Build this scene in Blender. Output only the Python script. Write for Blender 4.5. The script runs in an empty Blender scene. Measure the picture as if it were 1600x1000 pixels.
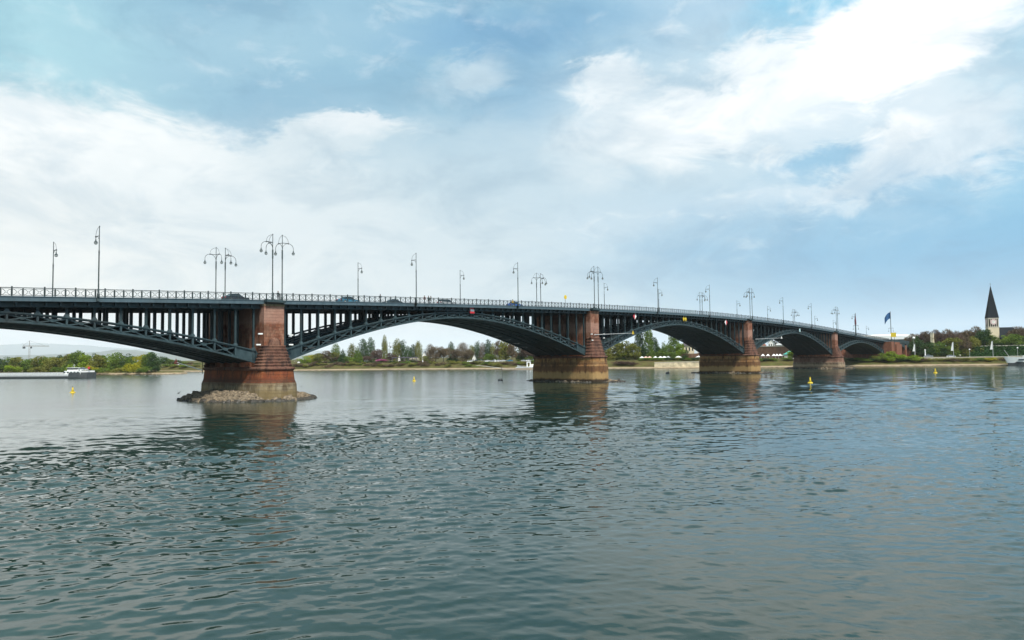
import bpy, math, random
import numpy as np
from mathutils import Vector, Matrix
R = math.radians
random.seed(7); rng = np.random.default_rng(11)
sc = bpy.context.scene
COL = sc.collection

# ------------------------------------------------------------ camera
CAM = Vector((-70.658, -119.234, 6.958)); YAW = .72286; PIT = .05092; ROL = .01162; F = 1155.0
cd = bpy.data.cameras.new("Camera"); cam = bpy.data.objects.new("Camera", cd); COL.objects.link(cam)
cd.sensor_width = 36; cd.lens = F / 1600 * 36; cd.clip_end = 80000; cd.clip_start = .5
fw = Vector((math.cos(YAW) * math.cos(PIT), math.sin(YAW) * math.cos(PIT), math.sin(PIT)))
rt = Vector((math.sin(YAW), -math.cos(YAW), 0)); up = rt.cross(fw)
# roll so that verticals lean a little to the left
rt2 = rt * math.cos(ROL) - up * math.sin(ROL); up2 = up * math.cos(ROL) + rt * math.sin(ROL)
m = Matrix((rt2, up2, -fw)).transposed().to_4x4(); m.translation = CAM
cam.matrix_world = m
sc.camera = cam

# ------------------------------------------------------------ light
SUN_EL = R(54); SUN_AZ = math.atan2(-0.90, -0.30)   # high veiled sun behind the photographer
sd = bpy.data.lights.new("Sun", 'SUN'); sd.energy = 5.0; sd.angle = R(12); sd.color = (1, .95, .87)
so = bpy.data.objects.new("Sun", sd); COL.objects.link(so)
sdir = Vector((math.cos(SUN_AZ) * math.cos(SUN_EL), math.sin(SUN_AZ) * math.cos(SUN_EL), math.sin(SUN_EL)))
so.rotation_euler = sdir.to_track_quat('Z', 'Y').to_euler()
sc.view_settings.view_transform = 'Standard'; sc.view_settings.look = 'None'
sc.view_settings.exposure = 0.2; sc.view_settings.gamma = 1
sc.cycles.max_bounces = 6; sc.cycles.volume_bounces = 2; sc.cycles.transparent_max_bounces = 6
sc.cycles.use_denoising = True

def hor(px): return 500 + F * math.tan(PIT) - (px - 800) * math.tan(ROL)
def az_of(px): return math.atan((px - 800) / F)
def dir_of(px, py):
    u2, v2 = px - 800, py - 500
    cr, sr = math.cos(ROL), math.sin(ROL)
    u, v = u2 * cr - v2 * sr, v2 * cr + u2 * sr
    d = rt * (u / F) + fw - up * (v / F)
    return d

class NT:
    """small helper to write node trees"""
    def __init__(s, nt): s.nt = nt; s.n = nt.nodes; s.l = nt.links
    def new(s, t, **k):
        n = s.n.new(t)
        for a, b in k.items(): setattr(n, a, b)
        return n
    def put(s, sock, v):
        if isinstance(v, bpy.types.NodeSocket): s.l.new(v, sock)
        elif v is not None:
            if isinstance(v, (tuple, list)) and len(v) == 3 and len(sock.default_value) == 4: v = (*v, 1)
            sock.default_value = v
    def math(s, op, a, b=None, c=None, clamp=False):
        n = s.new('ShaderNodeMath', operation=op, use_clamp=clamp)
        s.put(n.inputs[0], a); s.put(n.inputs[1], b); s.put(n.inputs[2], c)
        return n.outputs[0]
    def vmath(s, op, a, b=None, out=0):
        n = s.new('ShaderNodeVectorMath', operation=op)
        s.put(n.inputs[0], a); s.put(n.inputs[1], b)
        return n.outputs[out]
    def mix(s, f, a, b, mode='MIX'):
        n = s.new('ShaderNodeMix', data_type='RGBA', blend_type=mode)
        s.put(n.inputs[0], f); s.put(n.inputs[6], a); s.put(n.inputs[7], b)
        return n.outputs[2]
    def ramp(s, v, stops, interp='LINEAR'):
        n = s.new('ShaderNodeValToRGB'); n.color_ramp.interpolation = interp
        e = n.color_ramp.elements
        while len(e) < len(stops): e.new(.5)
        for x, (p, c) in zip(e, stops):
            x.position = p; x.color = (*c, 1) if len(c) == 3 else c
        s.put(n.inputs[0], v); return n.outputs[0]
    def rng(s, v, a, b, c=0., d=1., smooth=False):
        n = s.new('ShaderNodeMapRange'); n.interpolation_type = 'SMOOTHSTEP' if smooth else 'LINEAR'
        s.put(n.inputs[0], v)
        for i, x in enumerate((a, b, c, d)): n.inputs[i + 1].default_value = x
        return n.outputs[0]
    def noise(s, vec, scale, detail=4, rough=.55, dist=0., out=0):
        n = s.new('ShaderNodeTexNoise'); s.put(n.inputs['Vector'], vec)
        n.inputs['Scale'].default_value = scale; n.inputs['Detail'].default_value = detail
        n.inputs['Roughness'].default_value = rough; n.inputs['Distortion'].default_value = dist
        return n.outputs[out]
    def comb(s, x, y, z):
        n = s.new('ShaderNodeCombineXYZ')
        s.put(n.inputs[0], x); s.put(n.inputs[1], y); s.put(n.inputs[2], z); return n.outputs[0]
    def sep(s, v):
        n = s.new('ShaderNodeSeparateXYZ'); s.put(n.inputs[0], v); return n.outputs

def lin(r, g, b):
    f = lambda c: (c / 255 / 12.92) if c / 255 <= .04045 else ((c / 255 + .055) / 1.055) ** 2.4
    return (f(r), f(g), f(b))

# ------------------------------------------------------------ world: Nishita sky under broken cloud
W = bpy.data.worlds.new("World"); sc.world = W; W.use_nodes = True
t = NT(W.node_tree); t.n.clear()
out = t.new('ShaderNodeOutputWorld'); bg = t.new('ShaderNodeBackground')
t.l.new(bg.outputs[0], out.inputs[0]); bg.inputs[1].default_value = 1.0
sky = t.new('ShaderNodeTexSky', sky_type='NISHITA'); sky.sun_disc = False
sky.sun_elevation = SUN_EL; sky.sun_rotation = math.pi / 2 - SUN_AZ
sky.air_density = 1.2; sky.dust_density = 1.5
nish = t.vmath('MULTIPLY', sky.outputs[0], (.085, .085, .085))
dirv = t.new('ShaderNodeTexCoord').outputs['Generated']
x_, y_, z_ = t.sep(dirv)
el = t.math('ARCSINE', z_)
# azimuth measured clockwise from the direction the river bank faces
ca, sa = math.cos(YAW), math.sin(YAW)
fwd_ = t.math('ADD', t.math('MULTIPLY', x_, ca), t.math('MULTIPLY', y_, sa))
rgt_ = t.math('SUBTRACT', t.math('MULTIPLY', x_, sa), t.math('MULTIPLY', y_, ca))
az = t.math('ARCTAN2', rgt_, fwd_)
wv = t.comb(t.math('MULTIPLY', az, .75), t.math('MULTIPLY', el, 1.5), 3.7)
wn = t.noise(wv, 4.0, 7, .6, .0, out=1)
wr, wg, wb = t.sep(wn)
wn2 = t.noise(wv, 17.0, 9, .66, .5, out=1)
w2r, w2g, w2b = t.sep(wn2)
azw = t.math('ADD', az, t.math('ADD', t.math('MULTIPLY', t.math('SUBTRACT', wr, .5), .13), t.math('MULTIPLY', t.math('SUBTRACT', w2r, .5), .13)))
elw = t.math('ADD', el, t.math('ADD', t.math('MULTIPLY', t.math('SUBTRACT', wg, .5), .08), t.math('MULTIPLY', t.math('SUBTRACT', w2g, .5), .09)))

def blob(cx, cy, rx, ry, rot, edge):
    """soft elliptical patch of sky around a compass bearing and elevation; rx, ry in the same measure"""
    a0 = az_of(cx); e0 = math.atan((hor(cx) - cy) / F * math.cos(a0))
    dx = t.math('SUBTRACT', azw, a0); dy = t.math('SUBTRACT', elw, e0)
    c, s_ = math.cos(rot), math.sin(rot)
    u = t.math('MULTIPLY', t.math('ADD', t.math('MULTIPLY', dx, c), t.math('MULTIPLY', dy, s_)), F / rx)
    v = t.math('MULTIPLY', t.math('SUBTRACT', t.math('MULTIPLY', dy, c), t.math('MULTIPLY', dx, s_)), F / ry)
    d = t.math('SQRT', t.math('ADD', t.math('MULTIPLY', u, u), t.math('MULTIPLY', v, v)))
    return t.rng(d, 1 - edge, 1 + edge, 1, 0, smooth=True)

def lay(col, c, b, w=1.):
    return t.mix(t.math('MULTIPLY', b, w), col, c)

WHT = (1.04, 1.04, 1.04)
base = t.mix(t.rng(az, -.62, .62, 0, 1, True), lin(176, 207, 220), lin(152, 197, 226))
base = t.mix(t.rng(el, .75, 1.3, 0, 1, True), base, nish)
base = t.mix(t.rng(el, .42, .75, .10, .45, True), base, nish)
# general broken cloud texture everywhere
gen = t.noise(t.vmath('MULTIPLY', dirv, (1, 1, 2.4)), 2.6, 8, .58, .4)
col = t.mix(t.math('MULTIPLY', t.rng(gen, .40, .68, 0, 1, True), t.rng(el, .8, 1.15, .3, 1.)), base, (1.15, 1.2, 1.2))
soft = t.noise(wv, 8.0, 9, .62, .6)
puff = t.noise(wv, 20.0, 8, .6, .4)
# lower pale veil
col = lay(col, t.mix(t.rng(az, -.1, .5, 0, 1, True), lin(192, 211, 220), lin(122, 180, 214)), t.rng(el, .02, .17, 1, 0, True), .9)
col = lay(col, lin(192, 213, 223), blob(700, 330, 520, 170, -.12, .8), .8)
# grey-blue cloud shade at the top left and centre
col = lay(col, lin(143, 187, 210), blob(430, 60, 720, 190, -.08, .45), .95)
col = lay(col, lin(126, 176, 203), blob(390, 190, 190, 62, .10, .8), .85)
col = lay(col, lin(120, 173, 205), blob(835, 185, 95, 110, .25, .9), .85)
col = lay(col, lin(120, 172, 208), blob(780, 30, 260, 40, .0, .9), .6)
col = lay(col, lin(182, 224, 230), blob(-60, 90, 190, 150, 0, .95), .7)
col = lay(col, lin(168, 203, 219), blob(430, 50, 200, 50, .3, .9), .6)
col = lay(col, lin(186, 211, 224), blob(900, 270, 260, 70, .1, .9), .6)
col = lay(col, lin(200, 218, 228), blob(740, 108, 62, 26, .25, .7), .8)
# blue gaps on the right
col = lay(col, lin(106, 184, 221), blob(1640, 350, 480, 120, -.10, .9), .95)
col = lay(col, lin(132, 190, 220), blob(1150, 290, 330, 60, -.05, .9), .85)
col = lay(col, lin(96, 196, 232), blob(1262, 45, 120, 70, .5, .5), .98)
col = lay(col, lin(120, 205, 236), blob(1600, 110, 90, 130, 0, .8), .95)
# white cloud: left bank, sharp upper edge
col = lay(col, lin(238, 242, 243), blob(90, 262, 430, 100, -.13, .26), .95)
col = lay(col, lin(252, 253, 252), blob(110, 225, 330, 50, -.16, .5), .9)
col = lay(col, lin(232, 238, 240), blob(505, 222, 112, 38, .24, .32), .9)
col = lay(col, lin(250, 250, 250), blob(560, 195, 60, 20, .2, .5), .8)
col = lay(col, lin(228, 234, 236), blob(60, 410, 520, 120, -.08, .8), .9)
col = lay(col, lin(214, 226, 230), blob(560, 330, 330, 80, -.15, .9), .5)
col = lay(col, lin(246, 246, 241), blob(-60, 540, 700, 150, -.05, .7), .92)
# white cloud: right bank, a grey veil with sharper puffs on it
col = lay(col, lin(200, 220, 231), blob(1250, 180, 410, 150, .06, .5), .9)
col = lay(col, lin(236, 242, 245), blob(965, 125, 75, 36, .3, .35), .85)
col = lay(col, lin(232, 239, 243), blob(985, 215, 110, 55, .2, .5), .8)
col = lay(col, lin(250, 252, 252), blob(1110, 185, 120, 48, .25, .4), .9)
col = lay(col, WHT, blob(1150, 165, 70, 30, .3, .5), .8)
col = lay(col, lin(246, 249, 250), blob(1225, 85, 75, 34, -.1, .4), .85)
col = lay(col, lin(240, 246, 249), blob(1310, 130, 150, 70, .1, .5), .8)
col = lay(col, WHT, blob(1390, 50, 120, 74, .30, .25), 1.)
col = lay(col, WHT, blob(1475, 25, 110, 50, .1, .4), .9)
col = lay(col, lin(206, 224, 235), blob(1330, 205, 110, 36, .1, .6), .8)
col = lay(col, lin(250, 252, 252), blob(1402, 220, 52, 36, .2, .35), .9)
col = lay(col, lin(236, 242, 246), blob(1540, 190, 80, 46, .1, .6), .7)
col = lay(col, lin(242, 246, 248), blob(1340, 282, 215, 20, .12, .6), .85)
col = lay(col, lin(240, 245, 247), blob(1225, 245, 28, 16, 0, .5), .8)
col = lay(col, lin(120, 184, 218), blob(1290, 245, 60, 18, .12, .7), .8)
col = lay(col, lin(212, 227, 236), blob(1050, 345, 150, 26, .08, .8), .7)
col = lay(col, lin(208, 222, 229), blob(820, 350, 430, 100, -.05, .9), .65)
col = lay(col, lin(190, 211, 222), blob(720, 240, 250, 60, -.1, .9), .5)
col = lay(col, lin(96, 174, 214), blob(1620, 390, 420, 95, -.06, .9), .75)
# fine cloud relief
col = t.mix(t.rng(soft, .44, .68, 0, .45, True), col, lin(196, 214, 226), 'MULTIPLY')
col = t.mix(t.math('MULTIPLY', t.rng(puff, .50, .72, 0, .5, True), t.math('MULTIPLY', t.rng(wb, .42, .6, 0, .8), t.rng(el, .08, .16))), col, lin(248, 250, 250))
gm = t.new('ShaderNodeGamma'); t.put(gm.inputs[0], col); gm.inputs[1].default_value = 1.14
hs = t.new('ShaderNodeHueSaturation'); hs.inputs['Saturation'].default_value = 1.0; t.l.new(gm.outputs[0], hs.inputs['Color'])
# unseen sky behind the camera, brightened as added light on the bridge's near faces
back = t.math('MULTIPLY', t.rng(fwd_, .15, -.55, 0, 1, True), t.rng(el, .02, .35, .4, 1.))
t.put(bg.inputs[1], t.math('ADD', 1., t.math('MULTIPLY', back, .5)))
t.l.new(hs.outputs[0], bg.inputs[0])

# ------------------------------------------------------------ mesh + object helpers
def tag(o, label=None, cat=None, group=None, kind=None):
    if label: o['label'] = label
    if cat: o['category'] = cat
    if group: o['group'] = group
    if kind: o['kind'] = kind
    return o

def empty(name, loc=(0, 0, 0), rz=0., label=None, cat=None, group=None, kind=None):
    o = bpy.data.objects.new(name, None); COL.objects.link(o)
    o.location = loc; o.rotation_euler = (0, 0, rz); o.empty_display_size = .2
    return tag(o, label, cat, group, kind)

class MB:
    def __init__(s): s.v = []; s.f = []; s.m = []; s.cur = 0
    def quadbox(s, P):
        """8 corner points: bottom ring 0-3, top ring 4-7"""
        b = len(s.v); s.v += [tuple(p) for p in P]
        for f in ((3, 2, 1, 0), (4, 5, 6, 7), (0, 1, 5, 4), (1, 2, 6, 5), (2, 3, 7, 6), (3, 0, 4, 7)):
            s.f.append(tuple(b + i for i in f)); s.m.append(s.cur)
    def box(s, x0, x1, y0, y1, z0, z1):
        s.quadbox([(x0, y0, z0), (x1, y0, z0), (x1, y1, z0), (x0, y1, z0), (x0, y0, z1), (x1, y0, z1), (x1, y1, z1), (x0, y1, z1)])
    def beam(s, p, q, w, h, upv=(0, 0, 1)):
        p, q = Vector(p), Vector(q); d = (q - p).normalized(); u = Vector(upv)
        if abs(d.dot(u)) > .98: u = Vector((0, 1, 0))
        r = d.cross(u).normalized() * (w / 2); n = r.cross(d).normalized() * (h / 2)
        s.quadbox([p - r - n, p + r - n, p + r + n, p - r + n, q - r - n, q + r - n, q + r + n, q - r + n])
    def tube(s, pts, rad, n=6, cap=True):
        pts = [Vector(p) for p in pts]; k = len(pts)
        if not isinstance(rad, (list, tuple)): rad = [rad] * k
        b = len(s.v); ref = Vector((0, 0, 1))
        for i, p in enumerate(pts):
            d = (pts[min(i + 1, k - 1)] - pts[max(i - 1, 0)]).normalized()
            rf = ref if abs(d.dot(ref)) < .95 else Vector((0, 1, 0))
            r = d.cross(rf).normalized(); u = r.cross(d)
            for j in range(n):
                a = 2 * math.pi * j / n
                s.v.append(tuple(p + (r * math.cos(a) + u * math.sin(a)) * rad[i]))
        for i in range(k - 1):
            for j in range(n):
                s.f.append((b + i * n + j, b + i * n + (j + 1) % n, b + (i + 1) * n + (j + 1) % n, b + (i + 1) * n + j)); s.m.append(s.cur)
        if cap:
            s.f.append(tuple(b + j for j in range(n))[::-1]); s.m.append(s.cur)
            s.f.append(tuple(b + (k - 1) * n + j for j in range(n))); s.m.append(s.cur)
    def lathe(s, prof, c=(0, 0, 0), n=16, a0=0., a1=2 * math.pi, sx=1., sy=1.):
        full = abs(a1 - a0 - 2 * math.pi) < 1e-6; k = n if full else n + 1; b = len(s.v)
        for r, z in prof:
            for j in range(k):
                a = a0 + (a1 - a0) * j / n
                s.v.append((c[0] + r * sx * math.cos(a), c[1] + r * sy * math.sin(a), c[2] + z))
        for i in range(len(prof) - 1):
            for j in range(n):
                j2 = (j + 1) % k
                s.f.append((b + i * k + j, b + i * k + j2, b + (i + 1) * k + j2, b + (i + 1) * k + j)); s.m.append(s.cur)
        if full:
            if prof[0][0] > 1e-4: s.f.append(tuple(b + j for j in range(k))[::-1]); s.m.append(s.cur)
            if prof[-1][0] > 1e-4: s.f.append(tuple(b + (len(prof) - 1) * k + j for j in range(k))); s.m.append(s.cur)
    def loft(s, rings, cap0=True, cap1=True):
        b = len(s.v); n = len(rings[0])
        for r in rings: s.v += [tuple(p) for p in r]
        for i in range(len(rings) - 1):
            for j in range(n):
                s.f.append((b + i * n + j, b + i * n + (j + 1) % n, b + (i + 1) * n + (j + 1) % n, b + (i + 1) * n + j)); s.m.append(s.cur)
        if cap0: s.f.append(tuple(b + j for j in range(n))[::-1]); s.m.append(s.cur)
        if cap1: s.f.append(tuple(b + (len(rings) - 1) * n + j for j in range(n))); s.m.append(s.cur)
    def poly(s, pts):
        b = len(s.v); s.v += [tuple(p) for p in pts]; s.f.append(tuple(range(b, b + len(pts)))); s.m.append(s.cur)
    def prism_xz(s, pts, y0, y1):
        """polygon in x-z pushed from y0 to y1"""
        s.loft([[(x, y0, z) for x, z in pts], [(x, y1, z) for x, z in pts]])
    def mesh(s, name, mats, smooth=False):
        me = bpy.data.meshes.new(name); me.from_pydata(s.v, [], s.f)
        if not isinstance(mats, (list, tuple)): mats = [mats]
        for m_ in mats: me.materials.append(m_)
        if len(mats) > 1: me.polygons.foreach_set('material_index', s.m)
        if smooth: me.polygons.foreach_set('use_smooth', [True] * len(s.f))
        me.update(); return me
    def build(s, name, mats, parent=None, smooth=False, loc=None):
        o = bpy.data.objects.new(name, s.mesh(name, mats, smooth)); COL.objects.link(o)
        if parent: o.parent = parent
        if loc is not None: o.location = loc
        return o

def put(name, me, parent=None, loc=(0, 0, 0), scale=None):
    o = bpy.data.objects.new(name, me); COL.objects.link(o); o.parent = parent; o.location = loc
    if scale: o.scale = scale
    return o

def copy_tree(o, parent=None):
    c = o.copy(); COL.objects.link(c); c.parent = parent
    for ch in o.children: copy_tree(ch, c)
    return c

ORD = "first second third fourth fifth sixth seventh eighth ninth tenth eleventh twelfth thirteenth fourteenth fifteenth sixteenth seventeenth eighteenth nineteenth twentieth".split()
def od(i):
    if i < 20: return ORD[i]
    if i >= 39: return {4: 'forty', 5: 'fifty', 6: 'sixty'}[(i + 1) // 10] + '-' + ORD[(i + 1) % 10 - 1] if (i + 1) % 10 else {4: 'fortieth', 5: 'fiftieth', 6: 'sixtieth'}[(i + 1) // 10]
    return {2: 'twenty', 3: 'thirty'}[(i + 1) // 10] + '-' + ORD[(i + 1) % 10 - 1] if (i + 1) % 10 else {3: 'thirtieth', 4: 'fortieth'}[(i + 1) // 10]

# ------------------------------------------------------------ materials
def mat(name, fn):
    m_ = bpy.data.materials.new(name); m_.use_nodes = True
    t = NT(m_.node_tree); p = t.n['Principled BSDF']; fn(t, p); return m_

def simple(name, c, rough=.6, metal=0., var=.25, scale=1.5, bump=0., spec=.5, streak=False):
    def fn(t, p):
        g = t.new('ShaderNodeNewGeometry').outputs['Position']
        v = t.vmath('MULTIPLY', g, (1, 1, .25)) if streak else g
        n = t.noise(v, scale, 5, .6)
        cc = t.mix(t.rng(n, .3, .7, 0, 1), tuple(x * (1 - var) for x in c), tuple(min(1, x * (1 + var)) for x in c))
        t.put(p.inputs['Base Color'], cc); p.inputs['Roughness'].default_value = rough
        p.inputs['Metallic'].default_value = metal; p.inputs['Specular IOR Level'].default_value = spec
        if bump:
            b = t.new('ShaderNodeBump'); b.inputs['Distance'].default_value = bump
            t.put(b.inputs['Height'], t.noise(g, scale * 4, 6, .65)); t.l.new(b.outputs[0], p.inputs['Normal'])
    return mat(name, fn)

def steel_fn(c1, c2, dirt):
    def fn(t, p):
        g = t.new('ShaderNodeNewGeometry').outputs['Position']
        n = t.noise(t.vmath('MULTIPLY', g, (1, 1, .35)), 1.3, 6, .65)
        n2 = t.noise(g, .18, 4, .6)
        c = t.mix(t.rng(n, .3, .7), c1, c2)
        c = t.mix(t.rng(n2, .5, .75, 0, .45), c, dirt)
        n3 = t.noise(t.vmath('MULTIPLY', g, (1, 1, .12)), 3.5, 5, .7)
        c = t.mix(t.rng(n3, .60, .74, 0, .5), c, (.085, .040, .018))
        t.put(p.inputs['Base Color'], c); p.inputs['Roughness'].default_value = .5
        p.inputs['Specular IOR Level'].default_value = .2
    return fn
STEEL = mat('painted_steel', steel_fn((.019, .034, .039), (.048, .078, .085), (.035, .022, .014)))
FASCIA = mat('fascia_paint', steel_fn((.055, .088, .105), (.09, .13, .15), (.04, .05, .052)))
POLE = simple('lamp_post_paint', (.03, .045, .045), .5, var=.3)
RAILM = simple('railing_paint', (.022, .034, .034), .5, var=.3)

def block_fn(c1, c2, mortar, patch, bw=1.25, bh=.56, stain=(.10, .05, .03), stain_amt=.6, top=None, bands=()):
    def fn(t, p):
        g = t.new('ShaderNodeNewGeometry').outputs['Position']
        x, y, z = t.sep(g)
        u = t.math('ADD', x, t.math('MULTIPLY', y, .93))
        b = t.new('ShaderNodeTexBrick'); t.put(b.inputs['Vector'], t.comb(u, z, 0))
        b.inputs['Scale'].default_value = 1; b.inputs['Brick Width'].default_value = bw; b.inputs['Row Height'].default_value = bh
        b.inputs['Mortar Size'].default_value = .022; b.inputs['Mortar Smooth'].default_value = .3; b.inputs['Bias'].default_value = -.1
        t.put(b.inputs['Color1'], c1); t.put(b.inputs['Color2'], c2); t.put(b.inputs['Mortar'], mortar)
        c = t.mix(t.rng(t.noise(t.comb(t.math('SNAP', u, bw), t.math('SNAP', z, bh), 0), 3.1, 1, .5), .4, .6, 0, .45), b.outputs[0], tuple(q * .6 for q in c1))
        n1 = t.noise(g, .5, 6, .7); n2 = t.noise(t.vmath('MULTIPLY', g, (1, 1, .3)), .9, 6, .7); n3 = t.noise(g, 3.5, 4, .6)
        c = t.mix(t.rng(n1, .42, .62, 0, .7, True), c, patch)
        c = t.mix(t.rng(n3, .35, .7, 0, .35), c, tuple(q * .55 for q in c1))
        c = t.mix(t.rng(n2, .48, .62, 0, stain_amt, True), c, stain)
        n4 = t.noise(t.vmath('MULTIPLY', g, (1.6, 1.6, .10)), 1.4, 5, .7)
        c = t.mix(t.rng(n4, .52, .66, 0, .55, True), c, stain)
        for z0, z1, bc, amt in bands:
            zz = t.math('ADD', z, t.math('MULTIPLY', t.math('SUBTRACT', n2, .5), 1.4))
            up_ = t.rng(zz, z0 - .25, z0 + .25); dn = t.rng(zz, z1 - .25, z1 + .25, 1, 0)
            c = t.mix(t.math('MULTIPLY', t.math('MULTIPLY', up_, dn), amt), c, bc)
        t.put(p.inputs['Base Color'], c); p.inputs['Roughness'].default_value = .85
        p.inputs['Specular IOR Level'].default_value = .25
        bp = t.new('ShaderNodeBump'); bp.inputs['Distance'].default_value = .05
        t.put(bp.inputs['Height'], t.math('ADD', t.math('MULTIPLY', b.outputs[1], -1.), n3)); t.l.new(bp.outputs[0], p.inputs['Normal'])
    return fn
SHAFT = mat('red_sandstone', block_fn((0.208, 0.068, 0.036), (0.288, 0.120, 0.064), (0.136, 0.064, 0.040), (0.368, 0.216, 0.144), stain_amt=.6, bands=((13.6, 16.4, (0.384, 0.224, 0.168), .6),)))
BASE4 = mat('brown_sandstone', block_fn((0.176, 0.088, 0.060), (0.224, 0.120, 0.080), (0.096, 0.064, 0.048), (0.256, 0.160, 0.112), stain_amt=.6))
PLIN4 = mat('beige_plinth_stone', block_fn((0.240, 0.168, 0.112), (0.208, 0.136, 0.088), (0.120, 0.080, 0.056), (0.304, 0.232, 0.152), bw=2, stain=(0.048, 0.032, 0.024), stain_amt=.7, bands=((-1, .5, (0.032, 0.024, 0.016), .9), (1.0, 2.0, (0.336, 0.264, 0.168), .6))))
BASE1 = mat('orange_sandstone', block_fn((0.240, 0.068, 0.024), (0.208, 0.052, 0.024), (0.104, 0.040, 0.024), (0.288, 0.104, 0.040), stain=(0.048, 0.024, 0.016), stain_amt=.75, bands=((2.9, 3.7, (0.056, 0.028, 0.018), .65),)))
LIME = mat('pale_limestone_plinth', block_fn((.27, .22, .14), (.34, .28, .19), (.17, .13, .08), (.24, .17, .08), bw=3, bh=.6, stain=(.08, .055, .03), stain_amt=.75, bands=((0.2, 1.7, (.18, .13, .055), .7), (2.5, 3.4, (.10, .065, .035), .7))))
BASE2 = mat('ochre_sandstone', block_fn((0.30, 0.145, 0.05), (0.37, 0.195, 0.075), (0.160, 0.080, 0.032), (0.368, 0.240, 0.104), bw=1.4, stain=(0.048, 0.026, 0.014), stain_amt=.9, bands=((0.9, 2.6, (0.352, 0.232, 0.096), .75), (2.9, 4.4, (0.112, 0.052, 0.024), .75), (4.7, 5.5, (0.096, 0.048, 0.024), .6), (-1, .75, (0.024, 0.018, 0.012), .95))))
STEPM = mat('weathered_step_stone', block_fn((0.136, 0.060, 0.040), (0.184, 0.088, 0.060), (0.056, 0.032, 0.024), (0.208, 0.112, 0.072), bh=3, stain=(0.040, 0.024, 0.020), stain_amt=.8))
BRICK = mat('fort_brick', block_fn((0.256, 0.096, 0.056), (0.216, 0.080, 0.048), (0.160, 0.096, 0.072), (0.288, 0.136, 0.080), bw=.9, bh=.5, stain_amt=.4))
TERR = mat('brown_terrace_stone', block_fn((0.208, 0.112, 0.072), (0.168, 0.088, 0.056), (0.120, 0.072, 0.048), (0.240, 0.144, 0.088), bw=1.5, bh=.6, stain_amt=.5))
ROCK = simple('riprap_stone', (.155, .12, .078), .9, var=.85, scale=2.6, bump=.06)
ROCKD = simple('wet_stone', (.035, .03, .022), .6, var=.4, scale=1.1)
ASPH = simple('asphalt', (.055, .055, .055), .85, var=.2, bump=.01)
YEL = simple('yellow_paint', (.62, .45, .02), .45, var=.08)
WHITE = simple('white_paint', (.78, .78, .74), .5, var=.06)
REDP = simple('red_paint', (.55, .03, .04), .5, var=.1)
BLK = simple('dark_rubber', (.02, .02, .02), .8)
GLASS = simple('dark_glass', (.02, .03, .035), .12, var=.1)
LGREY = simple('light_grey_paint', (.45, .46, .45), .55, var=.15)
GLOBE = simple('lamp_glass', (.35, .38, .36), .2, var=.1)
BLUEF = simple('blue_flag_cloth', (.02, .09, .22), .8)
TEAL = simple('pale_teal_paint', (.45, .66, .66), .5)
SLATE = simple('slate', (.010, .014, .018), .8, spec=.15, var=.3, scale=.6, streak=True)
CREAM = simple('cream_render', (.62, .53, .36), .85, var=.08, scale=.4)
CREAM2 = simple('white_render', (.72, .70, .64), .85, var=.06, scale=.4)
ROOFR = simple('red_roof_tile', (.22, .09, .06), .8, var=.3)
ROOFD = simple('dark_roof_tile', (.06, .055, .055), .8, var=.3)
BARK = simple('bark', (.10, .075, .05), .9, var=.3)
HULLD = simple('dark_hull', (.05, .055, .055), .5, var=.3)
BRONZE = simple('pergola_wood', (.10, .09, .11), .8)

# placing helpers: a compass bearing (given as a column of the photo) and a distance give a spot on the ground
def G(px, depth):
    d = dir_of(px, hor(px)); s = depth / (d.x * math.cos(YAW) + d.y * math.sin(YAW))
    return CAM.x + d.x * s, CAM.y + d.y * s
def zat(px, py, depth): return CAM.z + (hor(px) - py) * depth / F
def mpp(depth): return depth / F
def on_water(px, py):
    d = dir_of(px, py); s = -CAM.z / d.z; return CAM.x + d.x * s, CAM.y + d.y * s
def on_plane(px, py, Y):
    d = dir_of(px, py); s = (Y - CAM.y) / d.y; return CAM.x + d.x * s, CAM.z + d.z * s

# ------------------------------------------------------------ water
def water_fn(t, p):
    g = t.new('ShaderNodeNewGeometry').outputs['Position']
    p.inputs['Base Color'].default_value = (.011, .027, .019, 1)
    p.inputs['IOR'].default_value = 1.333
    a = t.new('ShaderNodeAttribute', attribute_name='slope_var')
    w = t.new('ShaderNodeAttribute', attribute_name='calm').outputs['Fac']
    t.put(p.inputs['Roughness'], t.math('ADD', a.outputs['Fac'], .015))
    mp = t.new('ShaderNodeMapping'); mp.inputs['Rotation'].default_value = (0, 0, -YAW - .18); mp.inputs['Scale'].default_value = (1, .38, 1)
    t.put(mp.inputs['Vector'], g)
    h1 = t.noise(mp.outputs[0], 4.2, 3, .55, .3)
    h2 = t.noise(mp.outputs[0], 1.0, 3, .5, .4)
    hh = t.math('ADD', t.math('MULTIPLY', h1, .024), t.math('MULTIPLY', h2, .055))
    b = t.new('ShaderNodeBump'); b.inputs['Distance'].default_value = 1.0
    t.put(b.inputs['Strength'], t.math('ADD', t.math('MULTIPLY', w, .5), .14, clamp=True))
    t.put(b.inputs['Height'], hh); t.l.new(b.outputs[0], p.inputs['Normal'])
WATER = mat('river_water', water_fn)

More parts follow.
